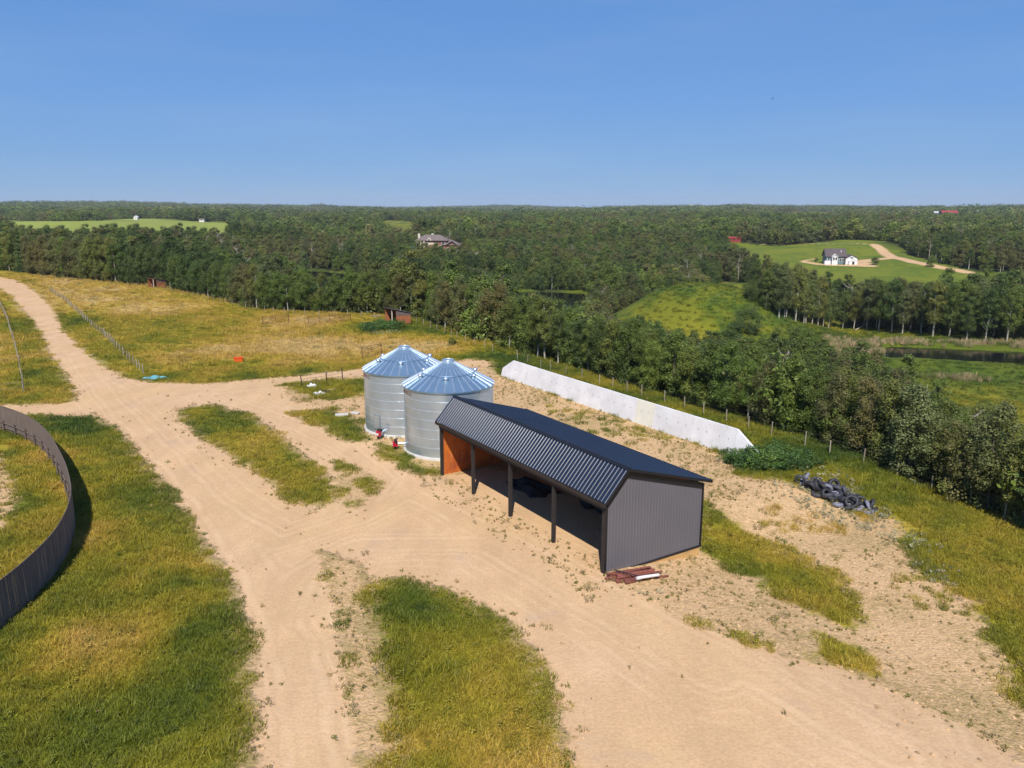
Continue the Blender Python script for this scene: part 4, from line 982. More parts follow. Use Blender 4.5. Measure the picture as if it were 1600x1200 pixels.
# ---------------------------------------------------------------- the grain bins
def corr_wall(r, z0, z1, rings, nseg=120):
    b = MB(); H = (z1 - z0) / rings; prof = []
    for k in range(rings):
        for i in range(16):
            ph = i / 16; amp = .006 if k % 1 == 0 else .006
            prof.append((r + (.020 if i == 1 else .0095 if i % 2 else -.0095), z0 + (k + ph) * H))
    prof.append((r, z1))
    b.lathe(prof, M['steel'], nseg); return b
def bin_(cx, cy, R_, lab, auger_ang, hatch_ang, letters):
    z0 = Z(cx, cy); root = thing('grain_bin', lab, 'grain bin', (cx, cy, z0), 0, 'grain bins beside the shed')
    MB().lathe([(R_ + .16, -.35), (R_ + .17, .16), (R_ + .10, .20), (0, .20)], M['concrete'], 72).build('concrete_base', root)
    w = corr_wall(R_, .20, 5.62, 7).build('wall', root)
    b = MB(); gg = random.Random(int(cx * 10))
    for k in range(1, 7): b.lathe([(R_ + .012, .2 + k * .774 - .03), (R_ + .022, .2 + k * .774 - .022), (R_ + .022, .2 + k * .774 + .012), (R_ + .012, .2 + k * .774 + .02)], M['lap'], 96, smooth=False)
    for k in range(7):                                           # staggered upright laps
        for j in range(6):
            a = j * PI / 3 + (k % 2) * PI / 6 + .3; zz = .2 + k * .774
            b.box((math.cos(a) * (R_ + .016), math.sin(a) * (R_ + .016), zz + .387), (.018, .035, .70), M['seam'], a)
    b.build('wall_lap', w)
    # roof cone with raised ribs
    Re, ze, Rt, zt = R_ + .12, 5.66, .42, 7.52; N = 30; b = MB(); vs = []; fs = []
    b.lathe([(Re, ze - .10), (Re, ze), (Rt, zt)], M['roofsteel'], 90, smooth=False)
    for k in range(N):
        a = 2 * PI * (k + .5) / N; d = Vector((math.cos(a), math.sin(a), 0)); t = Vector((-math.sin(a), math.cos(a), 0)); sl = Vector((d.x * (Rt - Re), d.y * (Rt - Re), zt - ze)).normalized(); up = t.cross(sl) * (1 if t.cross(sl).z > 0 else -1)
        p0 = d * Re + Vector((0, 0, ze)); p1 = d * Rt + Vector((0, 0, zt)); wv0, wv1 = t * .048, t * .020
        vs = [p0 - wv0, p0 + wv0, p0 + wv0 * .45 + up * .07, p0 - wv0 * .45 + up * .07, p1 - wv1, p1 + wv1, p1 + wv1 * .45 + up * .04, p1 - wv1 * .45 + up * .04]
        b.add(vs, [(0, 1, 2, 3), (1, 5, 6, 2), (2, 6, 7, 3), (3, 7, 4, 0), (4, 7, 6, 5)], M['seam'])
    rf = b.build('roof', root)
    MB().lathe([(2.19, 6.67), (2.21, 6.685), (2.24, 6.64)], M['roofsteel'], 72).build('roof_ring', rf)
    MB().lathe([(.52, 7.46), (.54, 7.62), (.50, 7.66), (.46, 7.64), (.46, 7.55), (0, 7.72)], M['steel'], 28).build('fill_cap', root)
    for k in range(6):
        a = -PI / 2 + k * PI / 3; r = 2.55; zz = ze + (Re - r) / (Re - Rt) * (zt - ze)
        q = MB(); q.lathe([(.15, -.06), (.15, .22)], M['steel'], 14); q.lathe([(.22, .16), (.21, .22), (.14, .30), (0, .33)], M['steel'], 16); q.lathe([(0, .20), (.24, .20)], M['steel'], 16)
        q.build('roof_vent', root, (r * math.cos(a), r * math.sin(a), zz))
    # roof ladder
    a = -PI / 2 + .62; d = Vector((math.cos(a), math.sin(a), 0)); t = Vector((-math.sin(a), math.cos(a), 0)); b = MB()
    for s_ in (-.17, .17): b.tube([d * Re + t * s_ + Vector((0, 0, ze + .08)), d * .9 + t * s_ + Vector((0, 0, zt - .2))], .015, M['steel'], 5)
    for k in range(11):
        f = k / 10; p = (d * Re + Vector((0, 0, ze + .08))).lerp(d * .9 + Vector((0, 0, zt - .2)), f); b.tube([p - t * .17, p + t * .17], .014, M['steel'], 5)
    b.build('roof_ladder', root)
    # small door
    if hatch_ang is not None:
        q = MB(); q.box((0, 0, 0), (.08, .78, 1.35), M['dullsteel']); q.box((.045, 0, 0), (.03, .66, 1.22), M['steel']); q.box((.05, .2, 0), (.03, .04, .2), M['seam'])
        q.build('access_door', root, (math.cos(hatch_ang) * (R_ + .03), math.sin(hatch_ang) * (R_ + .03), 1.25), hatch_ang)
    # unloading auger with red motor
    a = auger_ang; d = Vector((math.cos(a), math.sin(a), 0)); p0 = d * (R_ - .1) + Vector((0, 0, .55)); p1 = d * (R_ + .75) + Vector((0, 0, .55))
    au = MB().tube([p0, p1], .10, M['steel'], 14).build('unloading_auger', root)
    q = MB(); q.box((0, 0, 0), (.42, .30, .46), M['redpaint']); q.tube([(-.05, -.12, .30), (-.05, .32, .30)], .13, M['darkiron'], 12); q.box((.06, .18, 0), (.30, .12, .40), M['redpaint']); q.box((0, -.05, -.36), (.16, .16, .30), M['darkiron']); q.box((.2, 0, -.05), (.06, .2, .2), M['whiteplastic'])
    q.build('motor', au, tuple(p1 + d * .12), a)
    # worn maker's mark high on the wall, letters curved round the bin with a round emblem after them
    a0 = letters; q = MB(); strokes = {'W': [(0, 1, .25, 0), (.25, 0, .5, .8), (.5, .8, .75, 0), (.75, 0, 1, 1)], 'E': [(0, 0, 0, 1), (0, 1, .8, 1), (0, .5, .7, .5), (0, 0, .8, 0)],
        'S': [(.9, 1, .1, 1), (.1, 1, .1, .5), (.1, .5, .9, .5), (.9, .5, .9, 0), (.9, 0, .1, 0)], 'T': [(0, 1, 1, 1), (.5, 1, .5, 0)], 'L': [(0, 1, 0, 0), (0, 0, .8, 0)]}
    RR = R_ + .032
    def onwall(s_, z_): aa = a0 + s_ / RR; return Vector((math.cos(aa) * RR, math.sin(aa) * RR, z_))
    s_ = 0.0
    for ch in 'WESTEEL':
        for (x0, y0, x1, y1) in strokes[ch]:
            q.tube([onwall(s_ + x0 * .13, 5.12 + y0 * .22), onwall(s_ + x1 * .13, 5.12 + y1 * .22)], .012, M['mark'], 4)
        s_ += .19
    q.tube([onwall(s_ + .12 + .11 * math.cos(k * PI / 7), 5.22 + .13 * math.sin(k * PI / 7)) for k in range(15)], .013, M['mark'], 4)
    q.build('maker_mark', root)
    return root
M['mark'] = plain('brown_red_lettering', (0.13, 0.035, 0.03), 0.6, 0.0, 0.2)
bin_(-5.35, 64.0, 3.75, 'nearer galvanised grain bin, partly hidden by the dark shed', -2.96, None, PI + .30)
bin_(-9.9, 70.5, 3.75, 'farther galvanised grain bin with access door, left of the other bin', -1.994, -PI / 2 - .62, PI + .30)

# ---------------------------------------------------------------- long white wall
def wall_():
    a = np.array(T(781, 587)); b_ = np.array(T(1144, 713)); d = (b_ - a); L = float(np.linalg.norm(d)); d /= L; rz = math.atan2(d[1], d[0])
    root = thing('bunker_wall', 'long low white panel wall with sloped ends beyond the shed', 'wall', (a[0], a[1], Z(*a)), rz); n = 15; w = L / n
    zb = [Z(a[0] + d[0] * w * i, a[1] + d[1] * w * i) - Z(*a) for i in range(n + 1)]
    def hgt(x): return 2.25 if 1.6 < x < L - 2.6 else None
    for i in range(n):
        x0, x1 = i * w + .03, (i + 1) * w - .03; z0 = (zb[i] + zb[i + 1]) / 2
        m = M['creamconc'] if i == 10 else M['whiteconc']
        t0 = 2.25 if i > 0 else .95; t1 = 2.25
        vs = []
        for (x, t) in ((x0, t0), (x1, t1)):
            if i == n - 1 and x == x1: t = 2.25
            vs += [(x, 0, z0 - .4), (x, .85, z0 - .4), (x, .28 + .3, z0 + t), (x, .28 + .12, z0 + t)]
        q = MB().add(vs, [(0, 4, 7, 3), (3, 7, 6, 2), (2, 6, 5, 1), (0, 3, 2, 1), (4, 5, 6, 7), (0, 1, 5, 4)], m)
        q.box(((x0 + x1) / 2, .50, z0 + 2.26 if i else z0 + 1.6), (.10, .12, .07), M['concrete'])
        for hx in (.3, .7): q.box((x0 + w * hx, .30 * .4 + .10, z0 + 1.3), (.05, .03, .05), M['darkiron'])
        o = q.build('panel', root)
        if i == 10: tag(o, 'cream coloured panel')
    z0 = zb[-1]; q = MB()
    q.add([(L, 0, z0 - .5), (L, .85, z0 - .5), (L, .58, z0 + 2.25), (L, .40, z0 + 2.25), (L + 3.0, .25, z0 - .9), (L + 3.0, .80, z0 - .9), (L + 3.0, .62, z0 + .35), (L + 3.0, .45, z0 + .35)], [(0, 4, 7, 3), (3, 7, 6, 2), (2, 6, 5, 1), (4, 5, 6, 7)], M['whiteconc'])
    q.build('end_ramp', root)
    MB().box((L + 3.4, .6, z0 + .05), (.8, .5, 1.2), M['whiteconc']).build('end_block', root)
wall_()

# ---------------------------------------------------------------- pen fence of upright boards
def pen():
    pts = [(-25.2, 24.0), (-24.9, 30.0), (-24.85, 34.2), (-25.1, 37.8), (-25.9, 41.6), (-27.8, 46.3), (-30.6, 51.0), (-33.8, 55.6), (-37.6, 60.6), (-41.6, 64.9), (-46.2, 68.6), (-52.0, 72.2), (-60.0, 75.5)]
    # smooth it
    P_ = []; n = len(pts)
    for i in range(n - 1):
        p0, p1, p2, p3 = (np.array(pts[max(0, min(n - 1, i + k))]) for k in (-1, 0, 1, 2))
        for t in np.linspace(0, 1, 12, endpoint=False): P_.append(.5 * ((2 * p1) + (-p0 + p2) * t + (2 * p0 - 5 * p1 + 4 * p2 - p3) * t * t + (-p0 + 3 * p1 - 3 * p2 + p3) * t ** 3))
    P_.append(np.array(pts[-1])); P_ = np.array(P_); seg = np.r_[0, np.cumsum(np.hypot(*np.diff(P_, axis=0).T))]
    at = lambda s: np.array([np.interp(s, seg, P_[:, 0]), np.interp(s, seg, P_[:, 1])])
    base = at(20); root = thing('board_fence', 'tall curved fence of weathered grey upright boards round a pen', 'fence', (base[0], base[1], 0)); g = random.Random(4); L = seg[-1]
    b = MB(); s = 0.0
    while s < L - .2:
        w = g.uniform(.13, .16); p = at(s + w / 2); q = at(s + w) - at(s); rz = math.atan2(q[1], q[0]); gap = g.choice([0, 0, .012, .03, .05]) if p[1] < 47 else .006
        h = 2.3 + g.uniform(-.04, .03); z = Z(*p); b.box((p[0] - base[0], p[1] - base[1], z + h / 2 + .04), (w, .028, h), M['plaingrey'], rz + g.uniform(-.02, .02)); s += w + gap
    b.build('boards', root)
    for zr in (.35, .8):
        r_ = MB(); k = 0.0
        path = []
        while k < L: p = at(k); q = at(min(k + .3, L)) - at(max(k - .3, 0)); nn = np.array([-q[1], q[0]]); nn = nn / np.linalg.norm(nn) * .07; path.append((p[0] + nn[0] - base[0], p[1] + nn[1] - base[1], zr + Z(*p))); k += 1.2
        r_.tube(path, .045, M['plaingrey'], 6).build('rail', root)
    cap = MB(); path = []; k = 0.0
    while k < L: p = at(k); path.append((p[0] - base[0], p[1] - base[1], 2.36 + Z(*p))); k += .8
    cap.tube(path, .035, M['plaingrey'], 5).build('top_rail', root)
    k = 1.0
    while k < L:
        p = at(k); q = at(min(k + .3, L)) - at(k - .3); nn = np.array([-q[1], q[0]]); nn = nn / np.linalg.norm(nn) * .17
        MB().tube([(0, 0, -.4), (0, 0, 1.1)], .07, M['plaingrey'], 8).build('post', root, (p[0] + nn[0] - base[0], p[1] + nn[1] - base[1], Z(*p))); k += 2.44
pen()

# ---------------------------------------------------------------- wire and rail fences
def wire_fence(px, step, h, label, posts='fencepost', wires=(.35, .7, 1.0), wm='wire', r=.05, rw=.006, name='wire_fence', gname=None):
    pts = [T(*q) for q in px]; g = random.Random(len(px) * 7 + int(px[0][0])); ws = walk(pts, step, .05, g)
    if len(ws) < 2: ws = pts
    b0 = ws[len(ws) // 2]; root = thing(name, label, 'fence', (b0[0], b0[1], Z(*b0)))
    zb = Z(*b0); m0 = MB().tube([(0, 0, -.3), (0, 0, h)], r, M[posts], 7); me = None
    for (x, y) in ws:
        if me is None: o = m0.build('post', root); me = o.data
        else: o = bpy.data.objects.new('post', me); COL.objects.link(o); o.parent = root
        o.location = (x - b0[0], y - b0[1], Z(x, y) - zb); o.rotation_euler = (g.uniform(-.06, .06), g.uniform(-.06, .06), 0); o.scale = (1, 1, g.uniform(.88, 1.08))
    for wz in wires: MB().tube([(x - b0[0], y - b0[1], Z(x, y) - zb + wz * h) for x, y in ws], rw, M[wm], 4, False).build('wire' if wm == 'wire' else 'rail', root)
    return root
wire_fence([(800, 559), (850, 577), (950, 604), (1050, 632), (1150, 664), (1236, 690), (1300, 709), (1370, 734), (1433, 755), (1489, 777), (1552, 806), (1600, 833), (1690, 880)], 2.9, 1.25, 'post and wire fence on the grass slope in front of the right-hand wood', r=.055)
wire_fence([(60, 434), (130, 441), (230, 449), (300, 463), (400, 486), (480, 492), (560, 496), (640, 501), (700, 523), (770, 550)], 3.4, 1.2, 'post and wire fence at the far side of the paddock below the wood')
wire_fence([(78, 455), (105, 474), (135, 503), (160, 523), (180, 543), (200, 563), (226, 586)], 2.6, 1.3, 'closely posted fence beside the farm road, ending at the blue tarpaulin', r=.07)
wire_fence([(-30, 450), (0, 476), (12, 503), (22, 535), (31, 570), (38, 614)], 3.2, 1.3, 'pale rail fence left of the farm road', wires=(.6, .95), wm='tape', rw=.022, r=.055)
wire_fence([(38, 612), (-20, 619)], 3.0, 1.2, 'short pale rail fence running off the photo\'s left side', wires=(.5, .95), wm='tape', rw=.022, r=.055)
wire_fence([(455, 607), (480, 603), (507, 600), (520, 596), (545, 592), (568, 589)], 2.6, 1.35, 'dark post and rail fence along the track left of the bins', wires=(.35, .65, .95), posts='darkiron', wm='wire', rw=.022, r=.06)
def gate(u0, v0, u1, v1, h, label):
    a = np.array(T(u0, v0)); b = np.array(T(u1, v1)); d = b - a; L = float(np.linalg.norm(d)); rz = math.atan2(d[1], d[0]); root = thing('livestock_panel', label, 'gate', (a[0], a[1], Z(*a)), rz, 'livestock panels in the paddock')
    q = MB(); n = max(1, round(L / 3.2)); w = L / n
    for i in range(n):
        for k in range(6): q.tube([(i * w + .05, 0, .15 + k * (h - .2) / 5), ((i + 1) * w - .05, 0, .15 + k * (h - .2) / 5)], .024, M['rustpipe'], 5)
        q.tube([(i * w + w / 2, 0, .1), (i * w + w / 2, 0, h)], .02, M['rustpipe'], 5)
    q.build('panel_rails', root)
    for i in range(n + 1): MB().tube([(i * w, 0, -.1), (i * w, 0, h + .15)], .05, M['rustpipe'], 6).build('post', root)
M['rustpipe'] = plain('rusty_pipe', (0.13, 0.06, 0.045), 0.7, 0.3, 0.3)
gate(411, 508, 451, 504, 1.5, 'brown rail panels standing at the left of the paddock')
gate(482, 506, 548, 502, 1.3, 'low brown rail panels in the middle of the paddock'); gate(566, 561, 596, 553, 1.6, 'brown rail panel behind the roof of the farther bin')

# ---------------------------------------------------------------- small things
def shelter(u, v, w, d_, h, rz, label):
    x, y = T(u, v); root = thing('animal_shelter', label, 'shelter', (x, y, Z(x, y)), rz, 'small wooden animal shelters')
    t = .06; h2 = h * .72
    MB().box((0, d_ / 2, h2 / 2), (w, t, h2), M['shelter']).build('back_wall', root)
    for sx in (-1, 1): MB().prism([(-d_ / 2, -.1), (d_ / 2, -.1), (d_ / 2, h2), (-d_ / 2, h)], sx * w / 2 - t / 2, sx * w / 2 + t / 2, M['shelter'], 'x').build('side_wall', root)
    MB().box((w * .12, -d_ / 2, h / 2), (.14, .14, h), M['cream']).build('post', root)
    q = MB(); q.prism([(-d_ / 2 - .25, h + .03), (d_ / 2 + .2, h2 - .02), (d_ / 2 + .2, h2 + .06), (-d_ / 2 - .25, h + .12)], -w / 2 - .2, w / 2 + .2, M['shingle_d'], 'x'); q.build('roof', root)
    MB().box((0, -d_ / 2 - .02, h - .08), (w, .05, .16), M['shelter']).build('header_board', root)
    # gable cladding in grey above on the right side
    MB().prism([(-d_ / 2 + .02, h * .62), (d_ / 2 - .02, h * .58), (d_ / 2 - .02, h2 - .03), (-d_ / 2 + .02, h - .04)], w / 2 + t / 2, w / 2 + t / 2 + .02, M['shingle'], 'x').build('gable_cladding', root)
shelter(622, 505, 4.2, 2.8, 2.7, -.95, 'small red-brown open shelter with dark roof, by the wood at the end of the paddock')
shelter(246, 449, 3.6, 2.6, 2.4, -.55, 'small distant brown shelter with dark roof, far side of the paddock on the left')

def tyre_mesh(r, w, mtl):
    b = MB(); pr = []
    ri = r * .58
    for (rr, z) in ((ri, -w * .38), (ri + .03, -w * .5), (r - .07, -w * .5), (r - .01, -w * .38), (r, 0), (r - .01, w * .38), (r - .07, w * .5), (ri + .03, w * .5), (ri, w * .38), (ri + .05, 0)): pr.append((rr, z))
    b.lathe(pr, mtl, 22, close=True)
    for k in range(22):
        a = 2 * PI * k / 22; b.box((math.cos(a) * (r + .003), math.sin(a) * (r + .003), 0), (.022, .05, w * .7), mtl, a)
    me = b.build('tyre'); return me
protos_t = [tyre_mesh(.40, .24, M['rubber']), tyre_mesh(.48, .30, M['rubber']), tyre_mesh(.36, .22, M['rubber_g'])]
gt = random.Random(12); cA = np.array(T(1262, 757)); cB = np.array(T(1350, 797)); cnt = 0
ax_ = (cB - cA); LL = np.linalg.norm(ax_); ax_ /= LL; pn = np.array([-ax_[1], ax_[0]])
placed = []
for layer, num in ((0, 38), (1, 18)):
    for k in range(num):
        for tr in range(40):
            s = gt.uniform(-.5, LL + .5) if layer == 0 else gt.uniform(.8, LL - .6); hw = 1.35 * math.sin(PI * min(max((s + .8) / (LL + 1.6), .05), .95)) ** .6 * (1 - .3 * layer); o = gt.uniform(-hw, hw)
            p = cA + ax_ * s + pn * o
            if all((p[0] - q[0]) ** 2 + (p[1] - q[1]) ** 2 > .60 ** 2 or q[2] != layer for q in placed): break
        placed.append((p[0], p[1], layer)); cnt += 1
        src = protos_t[gt.choice([0, 0, 1, 2])]; o_ = src.copy(); COL.objects.link(o_)
        z = Z(p[0], p[1]) + .13 + layer * .21
        up = gt.random() < .16; tilt = gt.uniform(1.0, 1.35) if up else gt.uniform(0, .42)
        o_.location = (p[0], p[1], z + (.18 if up else 0) + tilt * .06); o_.rotation_euler = (tilt, 0, gt.uniform(0, 6.28))
        grey = src is protos_t[2]
        pos = ('left end' if s < LL * .33 else 'middle' if s < LL * .66 else 'right end'); lay = ('bottom layer', 'second layer', 'top')[layer]
        tag(o_, f"{'grey highlight-toned' if grey else 'black'} {'upright' if up else 'flat'} used tyre, {lay} of the pile's {pos}", 'tyre', f"{'grey' if grey else 'black'} {'upright' if up else 'flat'} tyres, {lay}, {pos} of pile")
for q in protos_t: bpy.data.objects.remove(q)

# poles lying at the shed corner
def pole(p, q, r, mtl, label, name='pole', cat='pole', group='poles stacked at the shed corner'):
    p = Vector(p); q = Vector(q); c = (p + q) / 2; b = MB().tube([p - c, (q - p) * .3 + p - c + Vector((0, 0, r * .2)), q - c], [r, r * .95, r * .85], mtl, 9); o = b.build(name, None, c); return tag(o, label, cat, group)
gp_ = random.Random(6); p0 = np.array(T(943, 903)); p1 = np.array(T(1030, 888)); dv = (p1 - p0) / np.linalg.norm(p1 - p0); nv = np.array([dv[1], -dv[0]])
if nv[1] > 0: nv = -nv
for k in range(13):
    off = .16 * (k % 8) + .08; lay = k // 8; s0 = gp_.uniform(-.25, .5) + (.35 if k > 5 else 0); L_ = gp_.uniform(2.3, 3.1); a = p0 + nv * off + dv * s0; b = a + dv * L_ + nv * gp_.uniform(-.12, .12)
    pole((a[0], a[1], Z(*a) + .08 + lay * .14), (b[0], b[1], Z(*b) + .08 + lay * .14), .075, M['redpole'], f"red-brown pole, {'upper' if lay else 'ground'} layer of the stack, {ordn(k % 8 + 1)} out from the shed wall")
a = p0 + nv * 1.35 + dv * 1.25; b = a + dv * 1.5; pole((a[0], a[1], Z(*a) + .30), (b[0], b[1], Z(*b) + .30), .10, M['whitepipe'], 'short thick white pipe lying on the red-brown poles', 'white_pipe', 'pipe', None)
a = p0 + nv * .1 + dv * .6; b = p0 + nv * 1.3 + dv * 1.5; pole((a[0], a[1], Z(*a) + .40), (b[0], b[1], Z(*b) + .36), .035, M['darkiron'], 'thin dark bar lying across the red-brown poles', 'iron_bar', 'bar', None)
# leaning and fallen timber
def log(u0, v0, u1, v1, r, label, z1=0.1, m='bark_dead'):
    a = T(u0, v0); b = T(u1, v1); pole((*a, Z(*a) + r), (*b, Z(*b) + r + z1), r, M[m], label, 'fallen_log', 'log', 'fallen logs')
log(1404, 740, 1430, 756, .07, 'long pale pole lying on the slope grass by the right wire fence')
log(1336, 517, 1355, 510, .22, 'pale fallen log on the river bank, nearer of the crossed pair', .6); log(1338, 511, 1357, 508, .2, 'pale fallen log on the river bank, farther of the crossed pair', 1.0)
log(1388, 513, 1400, 505, .3, 'thick reddish broken log under the tall bank aspens', 1.6); log(1318, 493, 1328, 504, .16, 'thin dead trunk leaning against the tall bank aspens', .3)
log(579, 494, 592, 500, .07, 'pale rail in the crossed pair left of the open shelter', .7); log(582, 500, 594, 496, .07, 'second pale rail crossing the first left of the open shelter', .5)

x, y = T(242, 591); crumpled('tarpaulin', M['blue'], 2.9, 1.5, .35, 8, 'crumpled light blue tarpaulin on the grass beside the farm road', 'tarpaulin', (x, y, Z(x, y)), .2)
x, y = T(373, 565); root = thing('plastic_tub', 'bright orange plastic tub in the paddock grass', 'tub', (x, y, Z(x, y)), .2)
b = MB(); b.add([(-.5, -.33, 0), (.5, -.33, 0), (.5, .33, 0), (-.5, .33, 0), (-.58, -.4, .55), (.58, -.4, .55), (.58, .4, .55), (-.58, .4, .55), (-.5, -.33, .5), (.5, -.33, .5), (.5, .33, .5), (-.5, .33, .5)],
      [(0, 1, 5, 4), (1, 2, 6, 5), (2, 3, 7, 6), (3, 0, 4, 7), (0, 3, 2, 1), (8, 9, 10, 11)], M['orange']); b.build('tub_body', root)
b = MB(); b.tube([(-.6, -.42, .56), (.6, -.42, .56), (.6, .42, .56), (-.6, .42, .56), (-.6, -.42, .56)], .03, M['orange'], 5); b.build('rim', root)
for (u, v, w, d_, h, sd, m, lab) in [(487, 604, 1.1, .8, .45, 2, 'whiteplastic', 'white crumpled sheet in the weeds left of the bins, farthest of the litter'), (499, 616, 1.3, .7, .4, 4, 'whiteplastic', 'white crumpled sheet at the gravel edge left of the bins, nearest of the litter'),
                                  (507, 613, 1.4, .9, .35, 5, 'blacksheet', 'dark crumpled sheet beside the white litter left of the bins'), (518, 610, 1.2, .6, .25, 6, 'stone', 'pale grey broken slab among the litter left of the bins')]:
    x, y = T(u, v); crumpled('litter_sheet' if m != 'stone' else 'broken_slab', M[m], w, d_, h, sd, lab, 'litter' if m != 'stone' else 'slab', (x, y, Z(x, y)), .3)
def slab(u, v, sx, sy, sz, rz, tilt, lab):
    x, y = T(u, v); b = MB(); b.box((0, 0, sz / 2), (sx, sy, sz), M['concrete'], 0); b.xf(Matrix.Rotation(tilt, 4, 'X')); o = b.build('concrete_slab', None, (x, y, Z(x, y) + .05), rz)
    mo = o.modifiers.new('bevel', 'BEVEL'); mo.width = .02; tag(o, lab, 'slab', 'concrete slabs left of the bins')
slab(534, 650, 1.25, .5, .16, .25, .15, 'pale flat concrete slab left of the bins, left one of the two'); slab(555, 647, .9, .5, .14, -.35, .1, 'pale flat concrete slab left of the bins, right one of the two')
# a bird high over the valley
x, y, z = 100.0, 300.0, 20 + 300 * math.tan(math.atan((600 - 154) / FPX) - PITCH)
root = thing('bird', 'small dark bird flying high in the sky', 'bird', (x * .95, y, z), .4)
MB().lathe([(.01, -.45), (.10, -.25), (.14, 0), (.10, .25), (.05, .36), (.02, .46)], M['birdblack'], 10).xf(Matrix.Rotation(PI / 2, 4, 'Y')).build('body', root)
for s_ in (-1, 1): MB().add([(-.14, 0, .04), (.16, 0, .04), (.12, s_ * .5, .20), (-.02, s_ * .95, .12), (-.16, s_ * .5, .17), (0, s_ * .4, .12)], [(0, 1, 2, 4), (4, 2, 3)], M['birdblack']).build('wing', root)

# ---------------------------------------------------------------- distant buildings
def gable_roof(b, x0, x1, y0, y1, z, h, m, over=.5, axis='x'):
    if axis == 'x':
        yc = (y0 + y1) / 2; b.prism([(y0 - over, z - .25), (yc, z + h), (y1 + over, z - .25), (y1 + over, z - .05), (yc, z + h + .22), (y0 - over, z - .05)], x0 - over, x1 + over, m, 'x')
    else:
        xc = (x0 + x1) / 2; b.prism([(x0 - over, z - .25), (xc, z + h), (x1 + over, z - .25), (x1 + over, z - .05), (xc, z + h + .22), (x0 - over, z - .05)], y0 - over, y1 + over, m, 'y')
def hip_roof(b, x0, x1, y0, y1, z, h, m, over=.7):
    x0 -= over; x1 += over; y0 -= over; y1 += over; k = (y1 - y0) / 2; yc = (y0 + y1) / 2
    b.add([(x0, y0, z), (x1, y0, z), (x1, y1, z), (x0, y1, z), (x0 + k, yc, z + h), (x1 - k, yc, z + h)], [(0, 1, 5, 4), (1, 2, 5), (2, 3, 4, 5), (3, 0, 4), (0, 3, 2, 1)], m)
def gwall(b, x0, x1, y0, y1, z0, z1, h, m, axis):
    b.box(((x0 + x1) / 2, (y0 + y1) / 2, (z0 + z1) / 2), (x1 - x0, y1 - y0, z1 - z0), m)
    if axis == 'y': b.prism([(x0, z1), (x1, z1), ((x0 + x1) / 2, z1 + h)], y0, y1, m, 'y')
    if axis == 'x': b.prism([(y0, z1), (y1, z1), ((y0 + y1) / 2, z1 + h)], x0, x1, m, 'x')
def window(root, x, y, z, w, h, m='glass', frame='white', rz=0):
    f = MB().box((0, 0, 0), (w + .3, .10, h + .3), M[frame]).build('window', root, (x, y, z), rz); MB().box((0, -.06, 0), (w, .06, h), M[m]).build('pane', f)

# the large house in the middle of the wood
x, y = P(681, 399, -11.0); zt = -10.3; r1 = thing('large_house', 'large brick and cream house with grey-brown hipped roofs rising from the wood', 'house', (x, y, zt), -.10); r1.scale = (1.14, 1.14, 1.08)
b = MB(); b.box((-2.0, 2, 4.2), (18, 9, 8.4), M['brick']); b.box((9.8, 0.5, 2.9), (9, 9, 5.8), M['brick']); b.prism([(7.2, 5.8), (13.6, 5.8), (10.4, 8.2)], -4.2, -3.9, M['brick'], 'y'); b.build('wall', r1)
rf = MB(); hip_roof(rf, -11, 7, -2.5, 6.5, 8.5, 3.4, M['shingle'], .9); rf = rf.build('roof', r1)
q = MB(); hip_roof(q, 4.6, 14.3, -4, 5, 5.9, 3.0, M['shingle'], .7); gable_roof(q, 7.2, 13.6, -4.6, 1, 5.9, 2.4, M['shingle'], .5, 'y'); q.build('roof', r1)
for cx in (-9.8, -2.2): MB().box((cx, 3.0 if cx > -5 else .8, 10.9), (1.3, 1.3, 3.4), M['cream']).build('chimney', rf)
q = MB(); q.prism([(-4.8, 8.3), (-1.6, 8.3), (-3.2, 10.4)], -3.2, -2.2, M['cream'], 'y'); q.box((-3.2, -3.25, 9.0), (.9, .1, .8), M['glass']); q.build('dormer', rf)
for cx in (-10.4, -8.2, -6.2): MB().box((cx, -3.0, 4.1), (.7, .7, 8.2), M['cream']).build('column', r1)
MB().box((-.8, -2.55, 6.6), (6.0, .3, 1.1), M['cream']).build('balcony', r1)
for (wx, wz) in ((-7.3, 6.2), (-4.6, 6.4), (1.4, 4.4), (3.6, 4.6), (5.0, 6.8)): window(r1, wx, -2.6, wz, 1.4, 1.5)
for wx in (8.0, 10.2, 12.4): window(r1, wx, -4.1, 3.4, 1.3, 1.5, 'glass', 'cream')
x2, y2 = P(649, 394, -11.0); b = MB(); b.lathe([(3.4, 0), (3.5, 2.4), (3.3, 2.5), (0, 2.45)], M['pool'], 28); b.lathe([(3.55, 2.35), (3.65, 2.45), (3.55, 2.55)], M['white'], 28)
o = b.build('pool', None, (x2, y2, -9.6)); tag(o, 'round raised pool with light blue cover beside the large brick house', 'pool')

